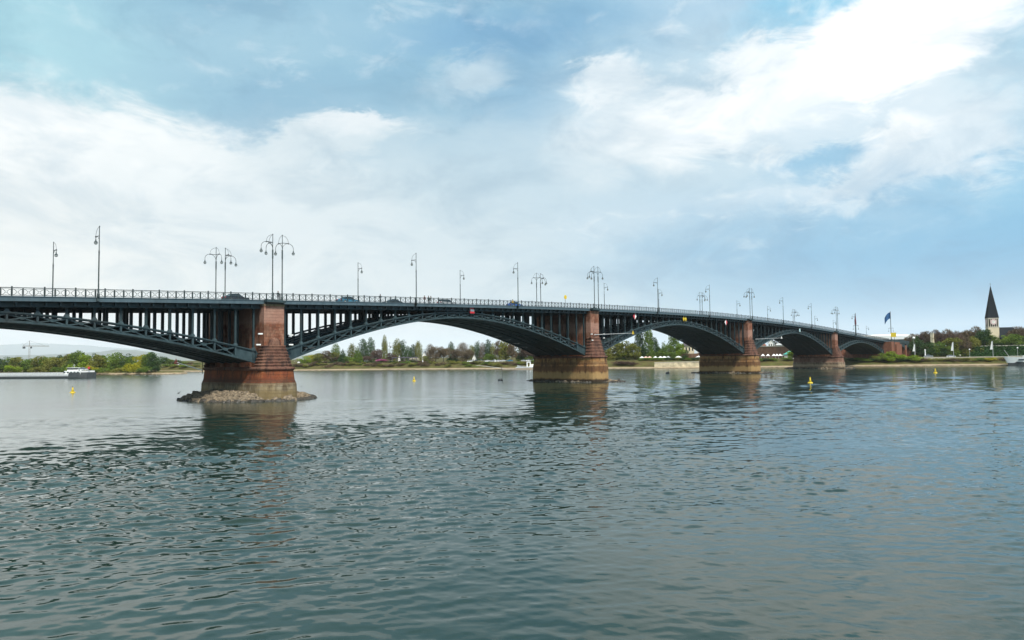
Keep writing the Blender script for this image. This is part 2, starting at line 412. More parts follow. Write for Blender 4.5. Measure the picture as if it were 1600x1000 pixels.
def make_water():
    # polar sheet round the quay the photographer stands on: fine near, coarse far, all the way round
    rr = [0.5, 4, 9, 13]
    y = 340.0
    while y > 1.2:
        rr.append(CAM.z * 739 / y); y -= max(.45, min(.62, y * .003 + .3))
    rr += [6500, 14000]
    rr = np.array(sorted(rr))
    th = list(np.linspace(-R(43), R(43), 1150))
    th = np.array(th + list(np.linspace(R(43), R(317), 90)[1:-1]))
    n, k = len(rr), len(th)
    TH = YAW - th
    X = CAM.x + rr[:, None] * np.cos(TH)[None, :]; Y = CAM.y + rr[:, None] * np.sin(TH)[None, :]
    dr = np.gradient(rr)[:, None]
    Z = np.zeros_like(X); var = np.zeros((n, 1))
    N = 110
    lam = np.exp(rng.uniform(np.log(.4), np.log(10), N))
    main = YAW + .16
    dth = rng.normal(0, .62, N)
    wd = main + dth
    k_ = 2 * np.pi / lam
    # slope per component: more in 1-3 m waves
    s = .028 * np.exp(-((np.log(lam) - np.log(.92)) / .62) ** 2 / 2) + .0035
    s *= rng.uniform(.6, 1.3, N)
    ph = rng.uniform(0, 2 * np.pi, N)
    gust = np.zeros_like(X)
    for i in range(10):
        L = rng.uniform(22, 90); a = rng.uniform(0, 2 * np.pi)
        gust += np.cos(2 * np.pi / L * (X * np.cos(a) + Y * np.sin(a)) + rng.uniform(0, 6.28))
    gust = gust / np.sqrt(5)
    rad = np.sqrt((X - CAM.x) ** 2 + (Y - CAM.y) ** 2)
    # edge of the sheltered smooth water: beyond it, on the left, the river lies calm
    ex, er = [], []
    for px, py in ((-300, 668), (150, 672), (420, 662), (600, 640), (760, 610), (900, 594), (1020, 585), (1100, 577)):
        q = on_water(px, py); ex.append(az_of(px)); er.append(math.hypot(q[0] - CAM.x, q[1] - CAM.y))
    ex.append(az_of(1180)); er.append(6000.)
    rb = np.interp(th, ex, er)[None, :] * (1 + .16 * gust)
    sm = lambda q: q * q * (3 - 2 * q)
    calm = sm(np.clip((rad / rb - .58) / .85, 0, 1))
    near = sm(np.clip((rad - 24) / 34, 0, 1))
    wind = (.34 + .56 * near) * (1 + .22 * gust) * (1 - .80 * calm)
    wind = np.clip(wind, .06, 2.0); gust = wind
    far = np.clip(dr / 2.2, 0, 1)
    side = np.clip((th + .05) / .5, 0, 1)[None, :]      # livelier water downstream
    gust = gust * (1 + (.35 * side + .15 * (1 - side)) * near)
    for i in range(N):
        att = np.clip((lam[i] / dr - .5) / 1.0, 0, 1)
        coh = 1 + .5 * np.sin(.21 * X * np.cos(wd[i] + 1.3) / 1 + .17 * Y * np.sin(wd[i] + .8) + ph[i] * 3)
        Pz = k_[i] * (X * np.cos(wd[i]) + Y * np.sin(wd[i])) + ph[i]
        Z += att * coh * (s[i] * (1 + (2.2 * far if lam[i] > 2.2 else 0)) / k_[i]) * (np.cos(Pz) + .18 * np.cos(2 * Pz))
        var += (s[i] ** 2) / 2 * (1 - att[:, :1] ** 2)
    front = (np.abs(th) < R(43.2))[None, :]
    Z = np.where(front, Z * gust, 0)
    rough = np.sqrt(np.sqrt(2 * var * 0.6)) * np.ones_like(X) * np.clip(gust, .4, 1.2) ** .5
    rough = np.where(front, rough * .22 * np.clip(wind, .1, 1) ** .5 + .10 * calm, .2)
    V = np.stack([X, Y, Z], -1).reshape(-1, 3)
    i, j = np.meshgrid(np.arange(n - 1), np.arange(k), indexing='ij')
    j2 = (j + 1) % k
    Fc = np.stack([i * k + j, (i + 1) * k + j, (i + 1) * k + j2, i * k + j2], -1).reshape(-1, 4)[:, ::-1]
    # make sure the faces look up
    a, b_, c_ = V[Fc[5000, 0]], V[Fc[5000, 1]], V[Fc[5000, 2]]
    if np.cross(b_ - a, c_ - a)[2] < 0: Fc = Fc[:, ::-1]
    me = bpy.data.meshes.new('river_water')
    me.vertices.add(len(V)); me.vertices.foreach_set('co', V.astype(np.float32).ravel())
    me.loops.add(Fc.size); me.loops.foreach_set('vertex_index', Fc.astype(np.int32).ravel())
    me.polygons.add(len(Fc)); me.polygons.foreach_set('loop_start', np.arange(0, Fc.size, 4, dtype=np.int32))
    me.update(calc_edges=True)
    me.polygons.foreach_set('use_smooth', [True] * len(Fc))
    at = me.attributes.new('slope_var', 'FLOAT', 'POINT'); at.data.foreach_set('value', rough.astype(np.float32).ravel())
    at = me.attributes.new('calm', 'FLOAT', 'POINT'); at.data.foreach_set('value', np.clip(calm, 0, 1).astype(np.float32).ravel())
    me.materials.append(WATER)
    o = bpy.data.objects.new('river_water', me); COL.objects.link(o)
    tag(o, kind='structure')
make_water()

# ------------------------------------------------------------ far bank
SHORE = [(-900, 4200), (-300, 2300), (20, 1150), (90, 760), (118, 560), (136, 450), (158, 368), (234, 261), (262, 185), (287, 101), (318, 48), (367, -8), (386, -56), (425, -190), (520, -520), (760, -1300), (1500, -3600)]
SH = np.array(SHORE, float)
def resample(P, step):
    out_ = []
    for a, b in zip(P[:-1], P[1:]):
        L = np.linalg.norm(b - a); st = step if L < 300 else step * 6
        n = max(1, int(L / st)); out_ += [a + (b - a) * i / n for i in range(n)]
    out_.append(P[-1]); return np.array(out_)
SHR = resample(SH, 6.0)
def shore_dist(x, y):
    a, b = SH[:-1], SH[1:]; d = b - a
    tt = np.clip(((x - a[:, 0]) * d[:, 0] + (y - a[:, 1]) * d[:, 1]) / (d ** 2).sum(1), 0, 1)
    c = a + d * tt[:, None]; q = np.hypot(x - c[:, 0], y - c[:, 1]); i = q.argmin()
    side = d[i, 0] * (y - a[i, 1]) - d[i, 1] * (x - a[i, 0])
    return q[i] * (1 if side > 0 else -1)
OFF = [-6, -1, 1.5, 4, 7, 10, 14, 19, 24, 32, 60, 140, 400, 1200, 4500]
HGT = [-2, -.25, .35, .8, 1.35, 2.1, 3.1, 4.0, 4.5, 4.6, 4.8, 5.5, 7, 9, 12]
def ground_z(x, y): return float(np.interp(shore_dist(x, y), OFF, HGT))

def grass_fn(t, p):
    g = t.new('ShaderNodeNewGeometry').outputs['Position']; x, y, z = t.sep(g)
    n = t.noise(g, .12, 6, .7); n2 = t.noise(g, .35, 7, .75)
    gr = t.mix(t.rng(n, .35, .65), (.06, .085, .018), (.13, .115, .035))
    gr = t.mix(t.rng(n2, .42, .58, 0, .85), gr, (.085, .052, .025)); gr = t.mix(t.rng(t.noise(g, 2.6, 4, .7), .45, .65, 0, .7), gr, (.03, .045, .012))
    sand = t.mix(t.rng(n2, .3, .7), (.25, .19, .12), (.38, .31, .21))
    zz = t.math('ADD', z, t.math('MULTIPLY', t.math('SUBTRACT', n2, .5), .8))
    c = t.mix(t.rng(zz, .55, 1.0), sand, gr)
    c = t.mix(t.rng(zz, .0, .35, 1, 0), c, (.06, .045, .03))
    t.put(p.inputs['Base Color'], c); p.inputs['Roughness'].default_value = .95; p.inputs['Specular IOR Level'].default_value = .1
GRASS = mat('bank_grass_and_sand', grass_fn)

def bank():
    d = np.gradient(SHR, axis=0); d /= np.linalg.norm(d, axis=1)[:, None]
    # smooth the normals so the far offsets do not cross
    nrm = np.stack([-d[:, 1], d[:, 0]], 1)
    mb_v = []; rows = len(OFF); k = len(SHR)
    for j, (o, h) in enumerate(zip(OFF, HGT)):
        if o > 20:
            w = min(60, int(o / 4)); pad = np.pad(nrm, ((w, w), (0, 0)), 'edge'); ker = np.ones(2 * w + 1) / (2 * w + 1)
            nn = np.stack([np.convolve(pad[:, q], ker, 'valid') for q in (0, 1)], 1); nn /= np.linalg.norm(nn, axis=1)[:, None]
        else: nn = nrm
        jit = rng.normal(0, .12, k) * min(1, max(0, o)) ; oj = rng.normal(0, .5, k) * (1 if 0 < o < 30 else 0)
        for i in range(k):
            pnt = SHR[i] + nn[i] * (o + oj[i]); mb_v.append((pnt[0], pnt[1], h + (jit[i] if 0 < o < 40 else 0)))
    f = [(j * k + i, j * k + i + 1, (j + 1) * k + i + 1, (j + 1) * k + i) for j in range(rows - 1) for i in range(k - 1)]
    me = bpy.data.meshes.new('far_bank'); me.from_pydata(mb_v, [], f); me.materials.append(GRASS)
    me.polygons.foreach_set('use_smooth', [True] * len(f)); me.update()
    o = bpy.data.objects.new('far_bank', me); COL.objects.link(o); tag(o, kind='structure')
bank()

def D(px, off):
    """distance at which the bearing crosses the line lying off metres behind the water's edge"""
    lo, hi = 250., 900.
    for _ in range(40):
        m_ = (lo + hi) / 2
        if shore_dist(*G(px, m_)) < off: lo = m_
        else: hi = m_
    return lo
# island with its gravel edge
def island():
    front = [(118, 296), (110, 300), (98, 322), (80, 362), (62, 412), (30, 500), (-30, 660), (-90, 820)]
    back = [(124, 300), (122, 330), (112, 372), (98, 425), (72, 520), (16, 690), (-40, 850)]
    ring = [Vector((*p, 0)) for p in front] + [Vector((*p, 0)) for p in back[::-1]]
    c = sum(ring, Vector()) / len(ring)
    b = MB(); r = []
    for z, ins in ((-1.5, -2.5), (.1, 0), (1.0, 1.0), (1.5, 2.5), (1.6, 8)):
        rr = []
        for i, p in enumerate(ring):
            a, q = ring[i - 1], ring[(i + 1) % len(ring)]; dd = (q - a).normalized(); nn = Vector((-dd.y, dd.x, 0))
            rr.append(p + nn * (-ins if (nn.dot(c - p) < 0) else ins) + Vector((0, 0, z)))
        r.append(rr)
    b.loft(r)
    o = b.build('river_island', GRASS); tag(o, kind='structure')
island()

# distant hills
def hills():
    HM = simple('wooded_hill', (.06, .085, .06), .95, var=.3, scale=.001)
    for nm, dist, prof, x0, x1 in (('distant_hills', 25000, ((-700, 150), (-300, 190), (-60, 172), (0, 160), (60, 172), (130, 150), (200, 118), (260, 96), (330, 88), (480, 80), (700, 84), (900, 60), (1300, 50), (1500, 40)), -700, 1500),
                                   ('low_hills', 12000, ((-500, 26), (60, 30), (150, 38), (180, 45), (215, 42), (250, 32), (330, 25), (600, 18), (900, 16)), -500, 900)):
        b = MB(); xs = np.arange(x0, x1, 8.); rows = []
        h = np.interp(xs, [p[0] for p in prof], [p[1] for p in prof]) * (4.46 if dist > 19000 else 5.2)
        for f_, hs in ((0, -.05), (.06, .55), (.12, 1.0), (.2, .9), (.3, .0)):
            nz = np.convolve(rng.normal(0, 1, len(xs) + 12), np.ones(13) / 13, 'valid') * .05 + rng.normal(0, .006, len(xs))
            rows.append([(*G(x, dist * (1 + f_)), max(-5, hh * hs * (1 + q))) for x, hh, q in zip(xs, h, nz)])
        k = len(xs); v = [p for r in rows for p in r]
        f = [(j * k + i, j * k + i + 1, (j + 1) * k + i + 1, (j + 1) * k + i) for j in range(4) for i in range(k - 1)]
        me = bpy.data.meshes.new(nm); me.from_pydata(v, [], f); me.materials.append(HM); me.update()
        o = bpy.data.objects.new(nm, me); COL.objects.link(o); tag(o, kind='structure')
hills()

# ------------------------------------------------------------ the bridge
S = [-88., 0., 98.96, 201.9, 300.86, 388.]
WID = 19.6
_dp = np.polyfit([-90, -41, -20, 0, 25, 55, 82, 123, 165, 220, 278.6, 300, 346, 394], [14.4, 16.33, 17.05, 17.66, 18.5, 19.5, 20.15, 20.8, 20.95, 20.5, 18.85, 18.1, 16.0, 14.2], 6)
def deck(s): return -.17 + float(np.polyval(_dp, min(max(s, -92), 396))) if s < 396 else -.17 + float(np.polyval(_dp, 396)) - (s - 396) * .02
SPR = [6.5, 6.5, 7.3, 7.3, 6.5, 6.5]     # lower chord at the springing
CROWN = [12.75, 16.1, 17.1, 16.1, 12.75]
BAYS = [22, 25, 26, 25, 22]
HALFGAP = 2.75
bridge = empty('arch_bridge', (0, 0, 0), 0, 'long steel arch road bridge on red and ochre stone piers crossing the whole river', 'bridge')

RIBY = [1.25, 6.95, 9.8, 12.65, 18.35]
def chord(i, s):
    a, b = S[i] + HALFGAP, S[i + 1] - HALFGAP
    mid, half = (a + b) / 2, (b - a) / 2
    u = (s - mid) / half; sp = SPR[i] if u < 0 else SPR[i + 1]
    lo = CROWN[i] - (CROWN[i] - sp) * abs(u) ** 1.78
    th_ = 1.5 + .8 * u * u
    return lo, lo + th_

def rib_mesh(i):
    b = MB(); a, e = S[i] + HALFGAP, S[i + 1] - HALFGAP; nb = BAYS[i]; st = (e - a) / nb
    xs = [a + st * q / 2 for q in range(2 * nb + 1)]
    def strip(zf, w, h):       # curved flange
        r = []
        for x in xs:
            z = zf(x); r.append([(x, -w / 2, z - h / 2), (x, w / 2, z - h / 2), (x, w / 2, z + h / 2), (x, -w / 2, z + h / 2)])
        b.loft(r)
    strip(lambda x: chord(i, x)[0] + .10, .66, .20); strip(lambda x: chord(i, x)[1] - .10, .66, .20)
    strip(lambda x: chord(i, x)[0] + .26, .34, .19); strip(lambda x: chord(i, x)[1] - .26, .34, .19)
    for q in range(nb + 1):
        x = a + st * q; lo, hi = chord(i, x)
        if 1 <= q <= nb - 1: b.box(x - .14, x + .14, -.22, .22, lo + .36, hi - .36)
    for q in range(nb):
        x0, x1 = a + st * q, a + st * (q + 1); l0, h0 = chord(i, x0); l1, h1 = chord(i, x1)
        if q in (0, nb - 1):   # solid plate with pointed end
            b.quadbox([(x0, -.1, l0 + .36), (x1, -.1, l1 + .36), (x1, .1, l1 + .36), (x0, .1, l0 + .36), (x0, -.1, h0 - .36), (x1, -.1, h1 - .36), (x1, .1, h1 - .36), (x0, .1, h0 - .36)])
            xe, le, he, sg = (x0, l0, h0, -1) if q == 0 else (x1, l1, h1, 1)
            b.loft([[(xe, -.31, le), (xe, .31, le), (xe, .31, he), (xe, -.31, he)], [(xe + sg * .45, -.31, le + .45), (xe + sg * .45, .31, le + .45), (xe + sg * .45, .31, he - .7), (xe + sg * .45, -.31, he - .7)]])
            xi, li, hi_ = (x0 + .5, chord(i, x0 + .5)[0], chord(i, x0 + .5)[1]) if q == 0 else (x1 - .5, chord(i, x1 - .5)[0], chord(i, x1 - .5)[1])
            b.beam((xi, -.17, li + .3), (xi, -.17, hi_ - .3), .16, .12)
            continue
        e0, e1 = x0 + .12, x1 - .12
        b.beam((e0, -.10, l0 + .36), (e1, -.10, h1 - .36), .19, .08, (0, 1, 0)); b.beam((e0, -.01, h0 - .36), (e1, -.01, l1 + .36), .19, .08, (0, 1, 0))
        cx = (x0 + x1) / 2; cz = (l0 + h0 + l1 + h1) / 4; r = .15 * (h0 - l0 + .8); sl = (l1 - l0) / st
        b.prism_xz([(cx + r * 1.25 * math.cos(w), cz + r * .66 * math.sin(w) + sl * r * 1.25 * math.cos(w)) for w in [math.pi / 8 + math.pi / 4 * w_ for w_ in range(8)]], -.19, -.145)
    return b.mesh('rib', STEEL)

def girder_z(s): return deck(s) - .55       # underside of the slab
inner_cols = MB()
for i in range(5):
    a, e = S[i] + HALFGAP, S[i + 1] - HALFGAP; nb = BAYS[i]; st = (e - a) / nb
    arch = empty('arch', (0, 0, 0)); arch.parent = bridge
    me = rib_mesh(i)
    for y in RIBY: put('rib', me, arch, (0, y, 0))
    # bracing between the ribs
    b = MB()
    for q in range(0, nb + 1):
        x = a + st * q; lo, hi = chord(i, x)
        b.box(x - .1, x + .1, RIBY[0] + .32, RIBY[-1] - .32, lo + .38, lo + .62)
        b.box(x - .1, x + .1, RIBY[0] + .32, RIBY[-1] - .32, hi - .66, hi - .42)
        for y0, y1 in zip(RIBY[:-1], RIBY[1:]):
            b.beam((x, y0 + .3, lo + .6), (x, y1 - .3, hi - .6), .12, .12, (1, 0, 0))
            b.beam((x, y0 + .3, hi - .6), (x + .01, y1 - .3, lo + .6), .1, .1, (1, 0, 0))
            if q < nb:
                l1, h1 = chord(i, x + st)
                b.beam((x, y0 + .2, lo + .3), (x + st, y1 - .2, l1 + .3), .22, .08); b.beam((x, y1 - .2, lo + .22), (x + st, y0 + .2, l1 + .22), .22, .08)
                b.beam((x, y0 + .2, hi - .3), (x + st, y1 - .2, h1 - .3), .22, .08)
    # plates below the top chords, added between the ribs to darken the interior
    for y0, y1 in zip(RIBY[:-1], RIBY[1:]):
        for q in range(nb):
            x = a + st * q; lo, hi = chord(i, x); l1, h1 = chord(i, x + st)
            b.quadbox([(x, y0 + .5, hi - .60), (x + st, y0 + .5, h1 - .60), (x + st, y1 - .5, h1 - .60), (x, y1 - .5, hi - .60), (x, y0 + .5, hi - .55), (x + st, y0 + .5, h1 - .55), (x + st, y1 - .5, h1 - .55), (x, y1 - .5, hi - .55)])
    b.build('cross_bracing', STEEL, arch)
    b = MB()                              # plating between the ribs, with open joints
    for y0, y1 in zip(RIBY[:-1], RIBY[1:]):
        for q in range(nb):
            x = a + st * q; l0, l1 = chord(i, x + .12)[0], chord(i, x + st - .12)[0]; g0, g1 = y0 + .33, y1 - .33 - (.3 if q % 2 else 0)
            b.quadbox([(x + .12, g0, l0 + .16), (x + st - .12, g0, l1 + .16), (x + st - .12, g1, l1 + .16), (x + .12, g1, l0 + .16), (x + .12, g0, l0 + .21), (x + st - .12, g0, l1 + .21), (x + st - .12, g1, l1 + .21), (x + .12, g1, l0 + .21)])
    b.build('soffit_plating', STEEL, arch)
    # columns carrying the deck
    for q in range(0, nb + 1):
        x = a + st * q + (.35 if q == 0 else -.35 if q == nb else 0); lo, hi = chord(i, x); top = girder_z(x) - .75
        if top - hi < .12: continue
        for r_, y in enumerate(RIBY):
            b = MB() if r_ == 0 else inner_cols
            w = .16 if r_ == 0 else .21
            b.box(x - w, x + w, y - .05, y + .05, hi, top); b.box(x - w, x - w + .07, y - w, y + w, hi, top); b.box(x + w - .07, x + w, y - w, y + w, hi, top)
            if r_ == 0:
                if top - hi > .5:
                    b.loft([[(x + sx_ * .40, y + sy_ * .28, hi) for sx_, sy_ in ((-1, -1), (1, -1), (1, 1), (-1, 1))], [(x + sx_ * .17, y + sy_ * .18, hi + .42) for sx_, sy_ in ((-1, -1), (1, -1), (1, 1), (-1, 1))]])
                    b.loft([[(x + sx_ * .17, y + sy_ * .18, top - .3) for sx_, sy_ in ((-1, -1), (1, -1), (1, 1), (-1, 1))], [(x + sx_ * .34, y + sy_ * .28, top) for sx_, sy_ in ((-1, -1), (1, -1), (1, 1), (-1, 1))]])
                b.build('spandrel_column', STEEL, arch)
        if False:
            inner_cols.beam((x, RIBY[1] + .2, top - 1.9), (x, RIBY[2] - .2, top - 1.9), .14, .14)
o = inner_cols.build('inner_spandrel_column', STEEL, bridge); o['kind'] = 'stuff'

def deck_strip(b, y0, y1, dz0, dz1, s0=-90., s1=396., st=4.):
    n = int((s1 - s0) / st); r = []
    for q in range(n + 1):
        s = s0 + (s1 - s0) * q / n; z = deck(s)
        r.append([(s, y0, z + dz0), (s, y1, z + dz0), (s, y1, z + dz1), (s, y0, z + dz1)])
    b.loft(r)
b = MB(); deck_strip(b, .06, WID - .06, -.50, -.012); b.build('deck_slab', STEEL, bridge)
b = MB(); deck_strip(b, 3.2, WID - 3.2, -.012, .02); b.build('carriageway', ASPH, bridge)
for y0_, y1_ in ((.1, 3.15), (WID - 3.15, WID - .1)): b = MB(); deck_strip(b, y0_, y1_, -.012, .15); b.build('footway', ASPH, bridge)
for yy in (0, WID):
    b = MB(); sg = -1 if yy == 0 else 1
    lo_, hi_ = (-.04, .06) if yy == 0 else (WID - .06, WID + .04)
    deck_strip(b, lo_, hi_, -.50, .06)
    deck_strip(b, (-.12 if yy == 0 else WID - .02), (.02 if yy == 0 else WID + .12), .06, .16)
    deck_strip(b, (-.10 if yy == 0 else WID + .0), (.0 if yy == 0 else WID + .10), -.56, -.47)
    s = -88.
    while s < 394:                       # joint plates
        z = deck(s); b.box(s - .05, s + .05, yy - .07 if yy == 0 else yy + .04, yy - .04 if yy == 0 else yy + .07, z - .46, z + .05); s += 2.66
    b.build('fascia', FASCIA, bridge)
b = MB()
for y in RIBY:
    for dz0, dz1, w in ((-1.30, -1.20, .42), (-1.20, -.62, .1), (-.62, -.50, .42)):
        for i in range(5): deck_strip(b, y - w / 2, y + w / 2, dz0, dz1, S[i] + 2.15, S[i + 1] - 2.15)
s = -86.
while s < 386:
    if min(abs(s - q) for q in S) > 2.4: z = deck(s); b.box(s - .12, s + .12, .3, WID - .3, z - 1.12, z - .50)
    s += 1.865
b.build('deck_girder', STEEL, bridge)
b = MB()                                  # outer girder
for dz0, dz1, w in ((-1.33, -1.19, .55), (-1.19, -.72, .16), (-.72, -.60, .50)):
    for i in range(5): deck_strip(b, RIBY[0] - .35 - w / 2, RIBY[0] - .35 + w / 2, dz0, dz1, S[i] + 2.15, S[i + 1] - 2.15)
b.build('outer_girder', STEEL, bridge)

# railing, one length per span
def rail_mesh(s0, s1, y):
    b = MB(); n = max(1, round((s1 - s0) / 1.333)); st = (s1 - s0) / n
    for q in range(n):
        x0, x1 = s0 + st * q, s0 + st * (q + 1); z0, z1 = deck(x0) + .16, deck(x1) + .16
        for dz, w in ((1.16, .10), (.12, .07), (.98, .04)):
            b.beam((x0, y, z0 + dz), (x1, y, z1 + dz), w, w)
        big = q % 3 == 0
        b.box(x0 - (.09 if big else .06), x0 + (.09 if big else .06), y - .06, y + .06, z0, z0 + (1.36 if big else 1.16))
        if big: b.box(x0 - .08, x0 + .08, y - .07, y + .07, z0 + 1.22, z0 + 1.29)
        b.box(x0 + .09, x0 + .12, y - .02, y + .02, z0 + .12, z0 + .98)
        b.box(x1 - .12, x1 - .09, y - .02, y + .02, z1 + .12, z1 + .98)
        xm, zm = (x0 + x1) / 2, (z0 + z1) / 2 + .55; w, h = (x1 - x0) / 2 - .12, .43
        for sx_ in (-1, 1):
            for sz in (-1, 1):          # arms of the cross, bowed
                p0 = (xm + sx_ * w, y, zm + sz * h); p1 = (xm + sx_ * w * .5, y, zm + sz * h * .62); p2 = (xm + sx_ * .12, y, zm + sz * .10)
                b.beam(p0, p1, .06, .05); b.beam(p1, p2, .045, .045)
        b.beam((xm - .2, y, zm + .12), (xm + .2, y, zm + .12), .035, .035); b.beam((xm - .2, y, zm - .12), (xm + .2, y, zm - .12), .035, .035)
        b.beam((xm - .12, y, zm - .14), (xm - .12, y, zm + .14), .03, .03); b.beam((xm + .12, y, zm - .14), (xm + .12, y, zm + .14), .03, .03)
    return b.mesh('railing', RAILM)
for i in range(5):
    for y in (.0, WID): put('railing', rail_mesh(max(S[i], -88), S[i + 1] if i < 4 else 394, y), bridge)

# piers
def stadium(s0, a, y0, y1, nn, nf, z, n=9):
    p = []
    for q in range(n + 1):
        w = math.pi + math.pi * q / n; p.append((s0 + a * math.cos(w), y0 + nn * math.sin(w), z))
    for q in range(n + 1):
        w = math.pi * q / n; p.append((s0 + a * math.cos(w), y1 + nf * math.sin(w), z))
    return p
for k in range(1, 5):
    s0 = S[k]; ct = 5.75 if k in (1, 4) else 7.15; bm = BASE1 if k == 1 else BASE4 if k == 4 else BASE2
    pier = empty('pier'); pier.parent = bridge
    A, Y0, Y1 = 3.3, -.9, 18.9
    if k in (1, 4):
        b = MB(); b.loft([stadium(s0, A + .42, Y0, Y1, 2.7, 1.3, 3.05), stadium(s0, A + .30, Y0, Y1, 2.6, 1.25, 3.35), stadium(s0, A + .22, Y0, Y1, 2.5, 1.2, 3.5), stadium(s0, A, Y0, Y1, 2.3, 1.1, ct - .55)]); b.build('base', bm, pier)
        b = MB(); b.loft([stadium(s0, A + .75, Y0, Y1, 3.0, 1.6, -2), stadium(s0, A + .62, Y0, Y1, 2.9, 1.5, 1.6), stadium(s0, A + .55, Y0, Y1, 2.85, 1.45, 2.75), stadium(s0, A + .42, Y0, Y1, 2.7, 1.3, 3.05)]); b.build('plinth', LIME if k == 1 else PLIN4, pier)
    else:
        b = MB(); b.loft([stadium(s0, A + .2, Y0, Y1, 2.5, 1.2, 4.75), stadium(s0, A, Y0, Y1, 2.3, 1.1, ct - .5)]); b.build('base', bm, pier)
        b = MB(); b.loft([stadium(s0, A + .55, Y0, Y1, 2.8, 1.5, -2), stadium(s0, A + .42, Y0, Y1, 2.7, 1.4, 4.35), stadium(s0, A + .40, Y0, Y1, 2.7, 1.4, 4.5), stadium(s0, A + .22, Y0, Y1, 2.5, 1.2, 4.75)]); b.build('plinth', bm, pier)
    b = MB()     # cornice, rounded
    b.loft([stadium(s0, A - .02, Y0, Y1, 2.28, 1.08, ct - .55), stadium(s0, A + .18, Y0, Y1, 2.5, 1.3, ct - .48), stadium(s0, A + .30, Y0, Y1, 2.6, 1.4, ct - .28), stadium(s0, A + .26, Y0, Y1, 2.55, 1.35, ct - .06), stadium(s0, A + .05, Y0, Y1, 2.3, 1.1, ct + .04)])
    b.build('cornice', STEPM, pier)
    # stepped cutwater cap in front and behind
    top = deck(s0) - 8.0; n = 7 if k in (1, 4) else 6; dh = (top - ct) / n
    for fr in (0, 1):
        b = MB()
        for q in range(n):
            f0 = q / (n - 1); a = 3.2 - 1.0 * f0; nose = 2.2 - 1.5 * f0
            z0 = ct + .04 + dh * q; z1 = ct + .04 + dh * (q + 1)
            if fr == 0: y0, y1, nn, nf = -.55, .72, nose, .01
            else: y0, y1, nn, nf = WID - .72, WID - .2, .01, max(.3, nose * .4)
            b.loft([stadium(s0, a, y0, y1, nn, nf, z0), stadium(s0, a, y0, y1, nn, nf, z0 + dh * .55), stadium(s0, a + .07, y0, y1, nn + .07, nf, z0 + dh * .62), stadium(s0, a + .07, y0, y1, nn + .07, nf, z0 + dh * .85), stadium(s0, a - .1, y0, y1, nn - .12, nf, z1)])
        b.build('stepped_cap', STEPM, pier)
    b = MB()     # half dome against the shaft
    pr = [(1.2 * math.cos(w), 1.45 * math.sin(w)) for w in [math.pi / 2 * q / 8 for q in range(9)]]
    b.lathe(pr, (s0, -.42, top + .04), 16, math.pi, 2 * math.pi, 1., .62); b.build('half_dome', STEPM, pier, smooth=True)
    for w in (1.74,):
        b = MB(); n_ = 14
        ring0 = [(s0 + 1.38 * math.cos(a_), -.42, top + 1.62 * math.sin(a_)) for a_ in [math.pi * q / n_ for q in range(n_ + 1)]]
        for p0, p1 in zip(ring0[:-1], ring0[1:]): b.beam(p0, p1, .2, .18, (0, 1, 0))
        b.build('arch_moulding', SHAFT, pier)
    zt = deck(s0) - .62
    b = MB(); b.box(s0 - 1.98, s0 + 1.98, -.35, 1.25, top - .3, zt - .3); b.box(s0 - 1.7, s0 + 1.7, 1.25, WID - 1.6, ct, zt - .2); b.box(s0 - 2.1, s0 + 2.1, WID - 1.6, WID + 1., top - .3, zt - .5)
    for yy in (5.2, 9.8, 14.4): b.box(s0 - 2.05, s0 + 2.05, yy - .8, yy + .8, ct + .1, zt - .25)
    b.build('shaft', SHAFT, pier)
    for y0_, y1_ in ((-.45, 1.27), (WID - 1.62, WID + 1.15)): b = MB(); b.box(s0 - 2.06, s0 + 2.06, y0_, y1_, zt - (.3 if y0_ < 0 else .5), zt); b.build('capstone', LIME if k == 1 else SHAFT, pier)
    # balcony bracket that carries the lamp pair
    b = MB(); zz = deck(s0)
    b.box(s0 - 1.9, s0 + 1.9, -1.15, -.125, zz - .30, zz + .14); b.loft([[(s0 - 1.5, -.5, zz - .60), (s0 + 1.5, -.5, zz - .60), (s0 + 1.5, -.125, zz - .60), (s0 - 1.5, -.125, zz - .60)], [(s0 - 1.8, -1.05, zz - .3), (s0 + 1.8, -1.05, zz - .3), (s0 + 1.8, -.125, zz - .3), (s0 - 1.8, -.125, zz - .3)]])
    b.build('lamp_bracket', STEEL, pier)

# abutments and land viaduct
b = MB(); b.box(-140, -88 + HALFGAP - .3, -2, 21, -2, deck(-88) - .7); b.build('abutment', SHAFT, bridge)
ab = MB(); ab.box(386.2, 392, -3, 22, -2, deck(388) - .62); ab.box(392, 403, -4.2, 23, -2, deck(392) - 2.0); ab.box(392.1, 403.2, -3.2, 22.5, deck(392) - 2.0, deck(392) - .7)
ab.build('abutment', BRICK, bridge)
ab = MB()
for x in (414., 428.): ab.box(x - 1.5, x + 1.5, -.5, 20, -1, deck(x) - 1.6)
ab.box(438, 620, -1, 20.5, -1, deck(440) - 1.2); ab.build('land_pier', BRICK, bridge)
ab = MB()
for x0, x1 in ((403.2, 412.5), (415.5, 426.5), (429.5, 438)):
    for y in (0, 6, 13, 19.5):
        pts = [(x0 + (x1 - x0) * q / 8, 9.6 + 2.0 * math.sin(math.pi * q / 8)) for q in range(9)]
        ab.prism_xz([(x0, deck(x0) - .7), *[(p[0], p[1] - .5) for p in pts], (x1, deck(x1) - .7)][::-1], y - .15, y + .15)
ab.build('land_arch', STEEL, bridge)
b = MB(); deck_strip(b, -.3, WID + .3, -.7, 0, 396, 620, 14); b.build('approach_slab', STEEL, bridge)
b = MB(); deck_strip(b, -.3, -.1, 0, 1.25, 396, 470, 6); b.build('approach_parapet', STEEL, bridge)

